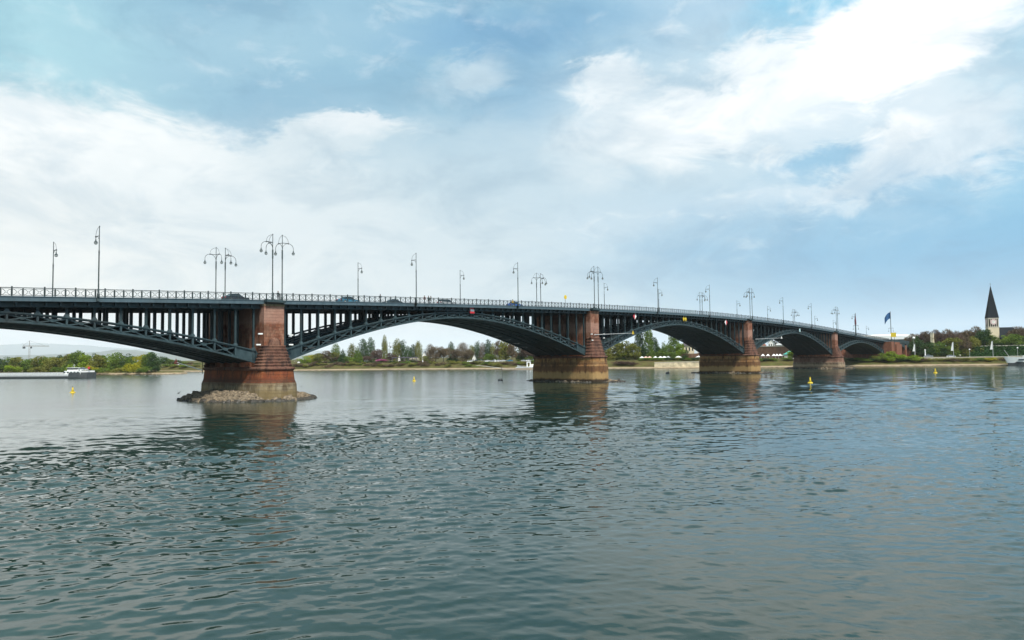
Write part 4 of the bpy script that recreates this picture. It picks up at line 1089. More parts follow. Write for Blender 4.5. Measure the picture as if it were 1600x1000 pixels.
b = MB(); b.box(4.3, 6.6, -3.34, 3.34, 2.7, 3.3); b.build('porthole', GLASS, pb)
b = MB(); b.box(9, 36, -3.0, 3.0, 3.75, 5.0); b.box(12, 30, -2.6, 2.6, 5.0, 5.15); b.build('cabin', WHITE, pb)
b = MB()
for q in range(9): b.box(10 + q * 2.8, 12 + q * 2.8, -3.05, 3.05, 4.1, 4.7)
b.build('cabin_window', GLASS, pb)
b = MB()
for q in range(22): x = 1 + q * 1.5; b.tube([(x, -3.2 * min(1, .3 + x / 9), 3.9), (x, -3.2 * min(1, .3 + x / 9), 5.0)], .04, 4)
b.tube([(1, -1.2, 5.0), (7, -3.2, 5.), (33, -3.2, 5.0)], .04, 4); b.build('guard_rail', LGREY, pb)
b = MB(); b.tube([(1.2, 0, 4.4), (-1.2, 0, 8.0)], .09, 5); b.tube([(10, 0, 5), (10, 0, 9)], .07, 5); b.build('mast', LGREY, pb)

# landing stage left of the second pier
x0, y0 = on_water(812, 577.5); ang = math.atan2(-.82, .57)
ls = empty('landing_stage', (x0, y0, 0), ang, 'low beige landing stage with a white gate left of the second pier', 'landing stage')
b = MB(); b.loft([[(-9, -3, -.5), (8, -3, -.5), (8, 3, -.5), (-9, 3, -.5)], [(-10, -3.2, .7), (8, -3.2, .9), (8, 3.2, .9), (-10, 3.2, .7)]]); b.build('pontoon', simple('beige_deck', (.42, .33, .24), .8), ls)
b = MB(); b.box(-2, 8, -3, 3, .95, 1.5); b.loft([[(-10.2, -.8, .8), (-9, -.8, .8), (-9, .8, .8), (-10.2, .8, .8)], [(-26, -.8, 2.8), (-25, -.8, 2.8), (-25, .8, 2.8), (-26, .8, 2.8)]]); b.build('gangway', LGREY, ls)
b = MB()
for x in (4.5, 6.3): b.box(x - .3, x + .3, -1.4, -.9, 1.5, 4)
b.box(4.2, 6.6, -1.5, -.8, 4, 4.6); b.build('gate', WHITE, ls)
mb_ = empty('motor_boat', (*on_water(832, 577), 0), ang + math.pi, 'pale grey motor boat beside the landing stage', 'boat')
b = MB(); b.loft([[(x, -w, h), (x, -w * .7, -.3), (x, w * .7, -.3), (x, w, h)] for x, w, h in ((-7, 1.6, 1.4), (0, 2, 1.5), (5, 1.6, 1.8), (8, .5, 2.3), (9, .1, 2.6))]); b.build('hull', LGREY, mb_)
b = MB(); b.loft([[(-4, -1.3, 1.4), (2, -1.3, 1.5), (2, 1.3, 1.5), (-4, 1.3, 1.4)], [(-3.6, -1.1, 2.9), (.9, -1.1, 2.9), (.9, 1.1, 2.9), (-3.6, 1.1, 2.9)]]); b.build('cabin', WHITE, mb_)

# ------------------------------------------------------------ trees
def leaf_mat(name, c1, c2, trans=.3):
    def fn(t, p):
        g = t.new('ShaderNodeNewGeometry').outputs['Position']
        oi = t.new('ShaderNodeObjectInfo')
        n = t.noise(g, .35, 3, .6); n2 = t.noise(g, 2.5, 2, .6)
        c = t.mix(t.rng(t.math('ADD', n, t.math('MULTIPLY', t.math('SUBTRACT', oi.outputs['Random'], .5), .35)), .3, .7), c1, c2)
        c = t.mix(t.rng(n2, .3, .7, 0, .5), c, tuple(x * 1.7 for x in c2))
        t.put(p.inputs['Base Color'], c); p.inputs['Roughness'].default_value = .8; p.inputs['Specular IOR Level'].default_value = .15
        tr = t.new('ShaderNodeBsdfTranslucent'); t.put(tr.inputs['Color'], c)
        mx = t.new('ShaderNodeMixShader'); mx.inputs[0].default_value = trans
        t.l.new(p.outputs[0], mx.inputs[1]); t.l.new(tr.outputs[0], mx.inputs[2]); t.l.new(mx.outputs[0], t.n['Material Output'].inputs[0])
    return mat(name, fn)
LM = {'green': leaf_mat('leaf_green', (.050, .092, .015), (.13, .19, .028)),
      'dark': leaf_mat('leaf_dark', (.018, .042, .014), (.045, .085, .024)),
      'olive': leaf_mat('leaf_olive', (.075, .092, .018), (.18, .18, .035)),
      'yellow': leaf_mat('leaf_yellow', (.18, .18, .015), (.32, .30, .02)),
      'lime': leaf_mat('leaf_lime', (.10, .17, .015), (.20, .27, .02)),
      'brown': leaf_mat('twig_brown', (.075, .055, .035), (.13, .095, .055), .1),
      'redbr': leaf_mat('twig_red_brown', (.065, .04, .03), (.115, .075, .055), .1),
      'pink': leaf_mat('blossom_pink', (.28, .07, .16), (.42, .14, .27)),
      'white': leaf_mat('blossom_white', (.36, .33, .24), (.5, .47, .38))}

def crown_mesh(shape, colr, seed, n):
    r = np.random.default_rng(seed)
    if shape == 'round':
        k = 15; u = r.normal(size=(k, 3)); u /= np.linalg.norm(u, axis=1)[:, None]
        C = u * r.uniform(.15, .36, (k, 1)) * np.array([1, 1, .82]) + np.array([0, 0, .57]); Rr = r.uniform(.12, .21, k)
    elif shape == 'full':
        k = 22; z = r.uniform(.12, .84, k); u = r.uniform(0, 6.28, k); rad = .34 * np.sqrt(r.random(k)) * np.where(z > .6, (1.0 - z) / .4 * .9 + .1, 1); C = np.stack([rad * np.cos(u), rad * np.sin(u), z], 1); Rr = r.uniform(.13, .20, k) * np.where(z > .7, .8, 1)
    elif shape == 'poplar':
        k = 14; z = np.linspace(.14, .93, k); C = np.stack([r.normal(0, .05, k), r.normal(0, .05, k), z], 1); Rr = .30 * np.sin(np.clip((z + .05) / 1.08, 0, 1) * math.pi) ** .6 * r.uniform(.75, 1.2, k) + .05
    elif shape == 'cone':
        k = 12; z = np.linspace(.15, .95, k); C = np.stack([r.normal(0, .03, k), r.normal(0, .03, k), z], 1); Rr = .42 * (1.02 - z) * r.uniform(.8, 1.15, k) + .02
    else:   # bush
        k = 14; u = r.uniform(-.36, .36, (k, 2)); zc = r.uniform(.22, .72, k) * (1 - (u ** 2).sum(1) * 1.6); C = np.stack([u[:, 0], u[:, 1], zc], 1); Rr = r.uniform(.14, .24, k)
    ci = r.choice(len(C), n, p=Rr ** 2 / (Rr ** 2).sum()); d = r.normal(size=(n, 3)); d /= np.linalg.norm(d, axis=1)[:, None]
    q = Rr[ci] * r.uniform(.35, 1.08, n) ** .5
    sq = .55 if shape == 'cone' else (1.25 if shape == 'poplar' else .9)
    P0 = C[ci] + d * q[:, None] * np.array([1, 1, sq])
    P0[:, 2] = np.maximum(P0[:, 2], .02)
    twig = colr in ('brown', 'redbr')
    a = r.normal(size=(n, 3)); a /= np.linalg.norm(a, axis=1)[:, None]
    if twig: a = a * .45 + d * .6 + np.array([0, 0, .5]); a /= np.linalg.norm(a, axis=1)[:, None]
    b_ = np.cross(a, r.normal(size=(n, 3))); b_ /= np.linalg.norm(b_, axis=1)[:, None]
    s1 = (r.uniform(.035, .075, n) if twig else r.uniform(.016, .036, n))[:, None]; s2 = (r.uniform(.004, .009, n) if twig else r.uniform(.012, .028, n))[:, None]
    V = np.stack([P0 - a * s1, P0 + b_ * s2, P0 + a * s1, P0 - b_ * s2], 1).reshape(-1, 3)
    me = bpy.data.meshes.new('crown'); me.from_pydata(V.tolist(), [], np.arange(4 * n).reshape(-1, 4).tolist()); me.materials.append(LM[colr]); me.update()
    return me
def trunk_mesh(shape, seed):
    random.seed(seed); b = MB(); top = .62 if shape == 'round' else .8 if shape != 'bush' else .35
    b.tube([(0, 0, -.03), (.005, 0, .15), (-.01, .01, top * .6), (0, 0, top)], [.028, .022, .016, .006], 6)
    if shape in ('round', 'bush', 'full'):
        for q in range(7):
            w = random.uniform(0, 6.28); z0 = random.uniform(.18, .45) * (1 if shape == 'round' else .5); rr = random.uniform(.16, .34)
            b.tube([(0, 0, z0), (rr * .5 * math.cos(w), rr * .5 * math.sin(w), z0 + .14), (rr * math.cos(w), rr * math.sin(w), z0 + .34)], [.012, .008, .003], 4)
    return b.mesh('trunk', BARK)
CM, TM = {}, {}
DESC = {('full', 'green'): 'leafy green tree', ('full', 'dark'): 'dense dark green tree', ('full', 'olive'): 'olive green tree', ('full', 'yellow'): 'yellow-green tree', ('full', 'lime'): 'lime green tree', ('round', 'green'): 'leafy green tree', ('round', 'dark'): 'dense dark green tree', ('round', 'olive'): 'olive green tree', ('round', 'yellow'): 'bright yellow-green tree', ('round', 'lime'): 'fresh lime green tree',
        ('round', 'brown'): 'bare brown tree', ('round', 'redbr'): 'reddish brown tree', ('round', 'pink'): 'pink blossoming tree', ('round', 'white'): 'whitish blossoming tree',
        ('poplar', 'green'): 'slim green poplar', ('poplar', 'dark'): 'slim dark poplar', ('poplar', 'brown'): 'slim bare poplar', ('poplar', 'olive'): 'slim olive poplar', ('cone', 'dark'): 'dark pointed conifer', ('cone', 'green'): 'green pointed conifer',
        ('bush', 'green'): 'green bush', ('bush', 'dark'): 'dark bush', ('bush', 'olive'): 'olive bush', ('bush', 'lime'): 'lime green bush', ('bush', 'yellow'): 'yellow-green bush', ('bush', 'brown'): 'brown bush', ('bush', 'redbr'): 'reddish bush'}
TREES = []
def tree(shape, colr, px, topy, wpx, depth, place, basez=None):
    if shape == 'round' and place in (pI, 'under the second arch', 'under the third arch', 'in the green row on the right bank', 'around the church on the right', 'on the bank just right of the island') and colr in ('green', 'dark', 'olive', 'lime', 'yellow'): shape = 'full'
    TREES.append((place, shape, colr, px, topy, wpx, depth, basez))
def plant_trees():
    cnt = {}
    for place, shape, colr, px, topy, wpx, depth, bz in sorted(TREES, key=lambda q: (q[0], q[3])):
        if depth < 200: depth = D(px, depth)
        x, y = G(px, depth); z = ground_z(x, y) if bz is None else bz
        H = max(2.2 if shape == 'bush' else 1.2, zat(px, topy, depth) - z); Wd = wpx * mpp(depth)
        v = random.Random(int(px * 13)).randrange(4); key = (shape, colr, v)
        if key not in CM: CM[key] = crown_mesh(shape, colr, hash(key[0] + key[1]) % 1 + 31 * v + len(shape) + len(colr), 2400 if colr not in ('brown', 'redbr') else 3000); TM[key] = trunk_mesh(shape, v)
        kk = (place, shape, colr); cnt[kk] = cnt.get(kk, 0) + 1
    tot = dict(cnt); cnt = {}
    for place, shape, colr, px, topy, wpx, depth, bz in sorted(TREES, key=lambda q: (q[0], q[3])):
        if depth < 200: depth = D(px, depth)
        x, y = G(px, depth); z = ground_z(x, y) if bz is None else bz
        H = max(2.2 if shape == 'bush' else 1.2, zat(px, topy, depth) - z); Wd = wpx * mpp(depth)
        v = random.Random(int(px * 13)).randrange(4); key = (shape, colr, v); kk = (place, shape, colr); cnt[kk] = cnt.get(kk, 0) + 1
        lab = f"{DESC[(shape, colr)]} {place}" + (f", {od(cnt[kk] - 1)} from the left" if tot[kk] > 1 else '')
        nm = {'bush': 'bush', 'poplar': 'poplar_tree', 'cone': 'conifer_tree'}.get(shape, 'tree')
        o = empty(nm, (x, y, z - .1), px * 1.7, lab, 'bush' if shape == 'bush' else 'tree', 'trees and bushes ' + place)
        sx_ = Wd * (1.45 if colr in ('brown', 'redbr') else 1.3) / (.92 if shape in ('round', 'bush', 'full') else .70)
        put('trunk', TM[key], o, (0, 0, 0), (sx_, sx_, H)); put('crown', CM[key], o, (0, 0, 0), (sx_, sx_, H * 1.07))
rt_ = random.Random(5)
# wooded island on the left
pI = 'on the river island at the left'
for px, topy, w, c in ((-14, 558, 26, 'dark'), (4, 556, 22, 'dark'), (16, 557, 20, 'green'), (28, 558, 22, 'olive'), (40, 560, 18, 'dark'), (50, 558, 22, 'green'), (62, 557, 24, 'olive'), (75, 558, 20, 'green'), (86, 557, 24, 'olive'), (97, 555, 22, 'dark'), (108, 552, 24, 'olive'), (120, 548, 24, 'green'), (131, 553, 20, 'lime'), (141, 552, 20, 'dark'), (152, 554, 22, 'olive'), (163, 552, 20, 'green'), (173, 553, 20, 'lime'), (184, 549, 24, 'green'), (196, 552, 20, 'dark'), (205, 556, 20, 'green'), (220, 553, 22, 'yellow'), (231, 552, 20, 'green'), (241, 550, 20, 'dark')):
    tree('round', c, px, topy + rt_.uniform(-1, 1), w + 3, 418 + 40 * (1 - px / 250) + rt_.uniform(-3, 6), pI, 1.4)
for px, topy, w, c in ((20, 567, 18, 'lime'), (58, 569, 18, 'olive'), (92, 569, 16, 'green'), (118, 566, 18, 'lime'), (146, 568, 16, 'yellow'), (160, 572, 16, 'green'), (188, 571, 18, 'olive'), (209, 564, 20, 'yellow'), (230, 570, 18, 'green'), (243, 570, 12, 'dark')):
    tree('bush', c, px, topy, w, 405 + 38 * (1 - px / 250), pI, 1.2)
# bank seen past the island
pA = 'on the bank just right of the island'
for px, topy, w, sh, c in ((256, 557, 16, 'round', 'dark'), (266, 561, 14, 'round', 'green'), (277, 562, 14, 'round', 'dark'), (288, 564, 14, 'round', 'green'), (298, 566, 12, 'round', 'brown'), (309, 567, 14, 'round', 'green'), (262, 572, 16, 'bush', 'green'), (276, 573, 16, 'bush', 'olive'), (290, 573, 16, 'bush', 'lime'), (304, 574, 14, 'bush', 'olive')):
    tree(sh, c, px, topy, w, (40 if sh == 'round' else 14) + rt_.uniform(-3, 3), pA)
# between first and second pier
pB = 'under the second arch'
for px, topy, w, sh, c in ((466, 560, 12, 'round', 'white'), (476, 556, 16, 'round', 'lime'), (486, 554, 18, 'round', 'yellow'), (498, 551, 18, 'round', 'olive'), (508, 549, 20, 'round', 'brown'), (520, 549, 20, 'round', 'olive'), (525, 542, 9, 'poplar', 'green'), (531, 555, 14, 'round', 'brown'), (535.5, 546, 9, 'cone', 'dark'), (541, 556, 16, 'round', 'green'), (550, 541.5, 9, 'poplar', 'olive'), (559, 542, 10, 'cone', 'green'), (556, 557, 16, 'round', 'lime'), (567.5, 535, 9, 'poplar', 'dark'), (579, 534.5, 10, 'poplar', 'dark'), (574, 555, 14, 'round', 'redbr'), (590, 545, 14, 'round', 'redbr'), (601, 531.5, 6.5, 'poplar', 'olive'), (596, 560, 18, 'round', 'pink'), (610, 552, 12, 'round', 'redbr'), (620, 536, 10, 'poplar', 'olive'), (628.5, 537.5, 9, 'poplar', 'dark'), (638, 545, 8, 'poplar', 'dark'), (645, 543, 7, 'poplar', 'dark'), (653.5, 538, 8, 'poplar', 'olive'),
        (649, 558, 14, 'round', 'white'), (663, 555, 14, 'round', 'olive'), (672, 542, 8, 'poplar', 'brown'), (681, 541, 16, 'round', 'brown'), (693, 542, 16, 'round', 'brown'), (705.5, 539.5, 7, 'poplar', 'dark'), (714, 545, 12, 'round', 'brown'), (723, 540, 11, 'poplar', 'brown'), (707, 556, 14, 'cone', 'dark'), (731, 545, 14, 'round', 'brown'), (738, 543, 8, 'poplar', 'olive'), (746.5, 538.5, 6, 'poplar', 'dark'), (755, 541, 8, 'poplar', 'brown'), (763, 535.5, 7, 'poplar', 'dark'), (771, 541, 8, 'poplar', 'olive'), (765, 553, 20, 'round', 'green'), (780, 534, 16, 'round', 'brown'), (790, 529, 20, 'round', 'olive'), (800, 534, 16, 'round', 'brown'), (812, 539, 14, 'round', 'dark'), (822, 540, 16, 'round', 'redbr'), (832, 545, 16, 'round', 'redbr'), (828, 556, 14, 'round', 'green'), (813, 560, 12, 'bush', 'green'), (746, 560, 12, 'bush', 'dark')):
    dd = 44 + (16 if sh == 'poplar' else 0) + rt_.uniform(-6, 6)
    tree(sh, c, px, topy, w + 2, dd, pB)
# row of clipped street trees along the promenade and shrubs on the slope
for q in range(26):
    px = 494 + q * 7.3; tree('round', rt_.choice(['dark', 'redbr', 'dark']), px, 564.5, 9.5, 27, 'in the low row under the second arch')
for q in range(62):
    px = 466 + q * 6.1 + rt_.uniform(-2, 2); tree('bush', rt_.choice(['olive', 'green', 'brown', 'olive', 'brown']), px, 569.5 + rt_.uniform(-.8, 2.6), rt_.uniform(6, 12), 12 + rt_.uniform(-4, 7), 'on the slope under the second arch')
# between second and third pier
pC = 'under the third arch'
for px, topy, w, sh, c in ((953, 540, 20, 'round', 'olive'), (964, 534, 24, 'round', 'olive'), (977, 531, 26, 'round', 'olive'), (989, 536, 22, 'round', 'olive'), (958, 552, 26, 'round', 'olive'), (975, 550, 30, 'round', 'green'), (992, 552, 20, 'round', 'olive'), (999, 517, 11, 'poplar', 'dark'), (1013, 512.5, 11, 'poplar', 'green'), (1006, 540, 14, 'round', 'dark'), (1022, 532, 11, 'poplar', 'dark'), (1028, 540, 12, 'round', 'dark'), (1037, 534, 11, 'cone', 'green'), (1045, 538, 14, 'round', 'green'), (1053.5, 519, 13, 'poplar', 'green'), (1062, 536, 14, 'round', 'lime'), (1070, 545, 12, 'round', 'dark'), (1020, 547, 14, 'round', 'green'), (1034, 548, 14, 'round', 'green'), (1048, 549, 14, 'round', 'green')):
    tree(sh, c, px, topy, w + 2, 42 + rt_.uniform(-6, 6) + (15 if sh == 'poplar' else 0), pC)
for q in range(12):
    px = 1003 + q * 8.0; tree('bush', rt_.choice(['green', 'dark', 'olive']), px, 561, 9, 22, 'in the low hedge row under the third arch')
for px in (965, 975, 985): tree('bush', 'redbr', px, 563, 14, 10, pC)
# beyond third pier
pD = 'under the fourth arch'
for px, topy, w, sh, c in ((1188, 558, 12, 'bush', 'green'), (1196, 559, 12, 'bush', 'dark'), (1204, 560, 10, 'bush', 'green'), (1238, 546, 13, 'round', 'lime'), (1245, 548, 10, 'round', 'lime'), (1232, 556, 12, 'bush', 'green')):
    tree(sh, c, px, topy, w + 2, 16, pD)
for px, topy, w, c in ((1212, 533, 12, 'brown'), (1224, 534, 14, 'brown'), (1236, 536, 12, 'brown')): tree('round', c, px, topy, w, 500, pD, 10)
pE = 'at the right foot of the bridge'
for px, topy, w, sh, c in ((1332, 560, 10, 'bush', 'dark'), (1342, 557, 14, 'bush', 'green'), (1352, 560, 12, 'bush', 'green'), (1362, 559, 12, 'bush', 'dark'), (1372, 553, 20, 'bush', 'olive'), (1386, 548, 22, 'bush', 'green'), (1400, 546, 24, 'bush', 'lime'), (1412, 555, 14, 'bush', 'green'), (1418, 561, 12, 'bush', 'dark'), (1430, 553, 18, 'bush', 'lime')):
    tree(sh, c, px, topy, w + 2, 12, pE)
# right bank
pF = 'behind the right promenade'
for px, topy, w, sh, c in ((1424, 523, 14, 'round', 'brown'), (1434, 521, 16, 'round', 'dark'), (1443, 518, 18, 'round', 'redbr'), (1452, 519, 18, 'round', 'brown'), (1461, 517, 16, 'round', 'redbr'), (1470, 517, 16, 'round', 'redbr'), (1480, 516, 20, 'round', 'brown'), (1492, 515, 20, 'round', 'redbr'), (1503, 518, 16, 'round', 'brown'), (1513, 515, 20, 'round', 'brown'), (1524, 512, 20, 'round', 'brown'), (1534, 516, 14, 'round', 'brown'), (1588, 511, 18, 'round', 'brown'), (1597, 508, 22, 'round', 'redbr'), (1612, 508, 22, 'round', 'brown')):
    tree(sh, c, px, topy, w + 3, 462 + rt_.uniform(-6, 8), pF, 9.)
pG = 'in the green row on the right bank'
for px, topy, w, sh, c in ((1434, 530, 18, 'round', 'dark'), (1447, 531, 20, 'round', 'dark'), (1457, 536, 16, 'round', 'lime'), (1468, 532, 16, 'round', 'green'), (1484, 527, 22, 'round', 'olive'), (1496, 528, 20, 'round', 'olive'), (1443, 542, 16, 'round', 'dark'), (1472, 543, 16, 'round', 'dark'), (1510, 528, 18, 'round', 'brown'), (1522, 526, 18, 'round', 'olive'), (1487, 540, 18, 'round', 'green'), (1503, 541, 16, 'round', 'redbr')):
    tree(sh, c, px, topy, w + 3, 36 + rt_.uniform(-3, 3), pG)
pH = 'around the church on the right'
for px, topy, w, sh, c in ((1540, 514, 26, 'round', 'dark'), (1531, 522, 18, 'round', 'dark'), (1549, 523, 18, 'round', 'green'), (1573, 523, 18, 'round', 'lime'), (1585, 521, 20, 'round', 'green'), (1600, 523, 20, 'round', 'green'), (1561, 532, 14, 'bush', 'dark'), (1575, 533, 16, 'bush', 'dark'), (1592, 533, 16, 'bush', 'dark'), (1528, 531, 14, 'bush', 'dark')):
    tree(sh, c, px, topy, w + 3, 52 + rt_.uniform(-2, 4), pH, 9.5)
for px, topy, w, c in ((1440, 563, 14, 'brown'), (1456, 563, 14, 'olive'), (1474, 562, 14, 'olive'), (1492, 563, 14, 'brown'), (1510, 562, 14, 'olive'), (1526, 562, 14, 'green'), (1549, 560.5, 16, 'yellow'), (1566, 562, 14, 'brown')):
    tree('bush', c, px, topy, w, 11, 'on the slope below the right promenade')
plant_trees()

# ------------------------------------------------------------ buildings and walls on the far bank
def fence_wall(name, pts, zt, thick, m_, label, cat, capm=None, zb=None):
    """wall along points (px, depth), top heights zt"""
    o = empty(name, (*G(*pts[0]), 0), 0, label, cat); ox, oy = G(*pts[0]); b = MB(); c = MB()
    P_ = [(G(px, d)[0] - ox, G(px, d)[1] - oy) for px, d in pts]
    for (p, q), z0, z1 in zip(zip(P_[:-1], P_[1:]), zt[:-1], zt[1:]):
        d = (Vector(q) - Vector(p)).normalized(); nn = Vector((-d.y, d.x)) * thick / 2; g = ground_z(p[0] + ox, p[1] + oy) - 1.5 if zb is None else zb
        b.quadbox([(p[0] - nn.x, p[1] - nn.y, g), (q[0] - nn.x, q[1] - nn.y, g), (q[0] + nn.x, q[1] + nn.y, g), (p[0] + nn.x, p[1] + nn.y, g), (p[0] - nn.x, p[1] - nn.y, z0), (q[0] - nn.x, q[1] - nn.y, z1), (q[0] + nn.x, q[1] + nn.y, z1), (p[0] + nn.x, p[1] + nn.y, z0)])
        nn = nn * 1.25
        c.quadbox([(p[0] - nn.x, p[1] - nn.y, z0 + .003), (q[0] - nn.x, q[1] - nn.y, z1 + .003), (q[0] + nn.x, q[1] + nn.y, z1 + .003), (p[0] + nn.x, p[1] + nn.y, z0 + .003), (p[0] - nn.x, p[1] - nn.y, z0 + .35), (q[0] - nn.x, q[1] - nn.y, z1 + .35), (q[0] + nn.x, q[1] + nn.y, z1 + .35), (p[0] + nn.x, p[1] + nn.y, z0 + .35)])
    b.build('wall', m_, o)
    if capm: c.build('coping', capm, o)
    return o
STONEL = simple('pale_stone', (.5, .45, .36), .85, var=.15, scale=.6)
fence_wall('terrace_wall', ((1178, 470), (1215, 458), (1262, 440)), (12.0, 12.0, 11.6), 1.5, TERR, 'long brown terrace wall with pale coping seen under the fourth arch', 'wall', STONEL)
fence_wall('fort_wall', ((1300, 452), (1345, 447), (1392, 436)), (11.5, 10.5, 7.5), 2., BRICK, 'red brick fort wall seen under the fifth arch', 'wall')
fence_wall('garden_wall', ((1062, 452), (1085, 448), (1112, 444)), (8.0, 8.2, 8.6), 1.2, TERR, 'reddish sloping garden wall seen at the right under the third arch', 'wall')
fence_wall('quay_wall', [(q, D(q, 4)) for q in (1022, 1060, 1102)], (3.1, 3.3, 3.3), 1., simple('sprayed_limestone', (.52, .44, .29), .85, var=.45, scale=.45), 'pale low quay wall with worn white lettering under the third arch', 'wall', STONEL)
fence_wall('promenade_wall', [(q, D(q, 19)) for q in (1412, 1450, 1510, 1560, 1600, 1640)], (4.15, 4.15, 4.15, 4.2, 4.2, 4.2), .6, STONEL, 'long pale promenade wall above the right bank', 'wall', STONEL)
def hedge():
    HM = leaf_mat('hedge_leaf', (.018, .05, .014), (.03, .075, .018), .15)
    a, q = Vector((*G(1497, D(1497, 36)), 0)), Vector((*G(1680, D(1680, 36)), 0)); d = (q - a); L_ = d.length; d.normalize(); nn = Vector((-d.y, d.x, 0))
    b = MB(); r_ = random.Random(3)
    b.quadbox([a - nn * 3 + Vector((0, 0, 3)), q - nn * 3 + Vector((0, 0, 3)), q + nn * 8 + Vector((0, 0, 3)), a + nn * 8 + Vector((0, 0, 3)), a + nn * 3 + Vector((0, 0, 10.2)), q + nn * 3 + Vector((0, 0, 10.2)), q + nn * 8 + Vector((0, 0, 10.2)), a + nn * 8 + Vector((0, 0, 10.2))])
    for _ in range(9000):
        u = r_.random(); h_ = r_.random(); p = a + d * (u * L_) + nn * (-3 + 6 * h_ + r_.uniform(-.5, .3)) + Vector((0, 0, 3 + 7.4 * h_)); s_ = r_.uniform(.2, .55)
        e1 = Vector((r_.gauss(0, 1), r_.gauss(0, 1), r_.gauss(0, 1))).normalized() * s_; e2 = e1.cross(Vector((r_.gauss(0, 1), r_.gauss(0, 1), r_.gauss(0, 1)))).normalized() * s_ * .7
        b.poly([p - e1, p + e2, p + e1, p - e2])
    o = b.build('hedge', HM); tag(o, 'tall clipped dark green ivy bank below the church', 'hedge')
hedge()
fence_wall('terrace_parapet', [(q, D(q, 45)) for q in (1500, 1560, 1640)], (10.6, 10.7, 10.8), .5, STONEL, 'thin pale parapet along the top of the green bank by the church', 'wall', None, 9.0)
# upper terrace ground behind the hedge
b = MB(); A_, B_, C_, D_ = G(1430, D(1430, 47)), G(1690, D(1690, 47)), G(1760, 700), G(1400, 700)
b.loft([[(*p, 3) for p in (A_, B_, C_, D_)], [(*p, 9.6) for p in (A_, B_, C_, D_)]]); o = b.build('terrace_ground', GRASS); tag(o, kind='structure')

def house(px, depth, wpx, eave_y, ridge_y, wm, rm, label, rz=0., gable=False, nwin=3, basez=None, rows=2):
    x, y = G(px, depth); k = mpp(depth); w = wpx * k; zb = ground_z(x, y) if basez is None else basez; he = zat(px, eave_y, depth) - zb; hr = zat(px, ridge_y, depth) - zb; dd = w * .75
    face = math.atan2(y - CAM.y, x - CAM.x) - math.pi / 2 + rz
    o = empty('house', (x, y, zb), face, label, 'house', 'houses on the far bank')
    b = MB(); b.box(-w / 2, w / 2, -dd / 2, dd / 2, -1, he)
    if gable: b.loft([[(-w / 2, -dd / 2 + .01, he), (w / 2, -dd / 2 + .01, he), (0, -dd / 2 + .01, hr - .15)], [(-w / 2, dd / 2 - .01, he), (w / 2, dd / 2 - .01, he), (0, dd / 2 - .01, hr - .15)]])
    b.build('wall', wm, o)
    b = MB(); e = .5
    if gable:
        for sg in (-1, 1):
            b.quadbox([(sg * (w / 2 + e), -dd / 2 - e, he - .3), (0, -dd / 2 - e, hr), (0, dd / 2 + e, hr), (sg * (w / 2 + e), dd / 2 + e, he - .3), (sg * (w / 2 + e), -dd / 2 - e, he - .05), (0, -dd / 2 - e, hr + .25), (0, dd / 2 + e, hr + .25), (sg * (w / 2 + e), dd / 2 + e, he - .05)])
    else:
        b.loft([[(-w / 2 - e, -dd / 2 - e, he), (w / 2 + e, -dd / 2 - e, he), (w / 2 + e, dd / 2 + e, he), (-w / 2 - e, dd / 2 + e, he)], [(-w / 2 + dd * .3, -.1, hr), (w / 2 - dd * .3, -.1, hr), (w / 2 - dd * .3, .1, hr), (-w / 2 + dd * .3, .1, hr)]])
    ro = b.build('roof', rm, o)
    b = MB(); b.box(w * .12, w * .12 + .5, .3, .8, (he + hr) / 2, hr + .35); b.build('chimney', ROOFD, ro)
    for r_ in range(rows):
        for q in range(nwin):
            cx = -w / 2 + w * (q + .5) / nwin; z = he * (r_ + .5) / rows; ww = w / nwin * .22
            b = MB(); b.box(cx - ww, cx + ww, -dd / 2 - .04, -dd / 2 + .1, z - he * .13, z + he * .14); b.build('window', GLASS, o)
    return o
house(1075, 455, 19, 540.5, 534, CREAM, ROOFD, 'cream house with a dark hipped roof under the third arch', nwin=4)
house(1096, 450, 13, 545, 542, CREAM2, ROOFD, 'low white building right of the cream house under the third arch', nwin=4, rows=1)
house(1206, 500, 10, 536, 530, CREAM2, ROOFD, 'white gabled house above the brown wall under the fourth arch', gable=True, basez=9)
house(1193, 480, 8, 540, 537, CREAM2, ROOFR, 'small white house at the left end of the brown terrace wall', nwin=2, rows=1, basez=9)
house(1217.5, 485, 8, 539, 536.5, CREAM2, LGREY, 'little white cube house on the brown terrace wall', nwin=2, rows=1, basez=9)
for px, e, r_, w, wm, rm, gb, lab in ((572, 563, 558, 6, CREAM2, ROOFD, True, 'white house with a steep gable left of the pink tree'), (624, 561, 554, 4, CREAM2, ROOFD, True, 'narrow white gable between slim poplars under the second arch'), (663, 557, 549, 7, CREAM2, ROOFD, True, 'white gable with dark roof right of the whitish blossom tree'), (741, 560, 553, 6, CREAM2, ROOFD, True, 'white gable near the right of the second arch'), (762, 565, 562.5, 11, CREAM2, LGREY, False, 'long low white building behind the parked cars'), (469, 567, 563, 7, CREAM2, LGREY, False, 'pale house at the left foot of the second arch'), (278, 572, 569, 6, CREAM2, LGREY, False, 'white house on the bank right of the island'), (300, 572, 568, 6, CREAM, ROOFR, False, 'beige house with red roof on the bank right of the island')):
    house(px, D(px, 46), w, e, r_, wm, rm, lab, gable=gb, nwin=2)
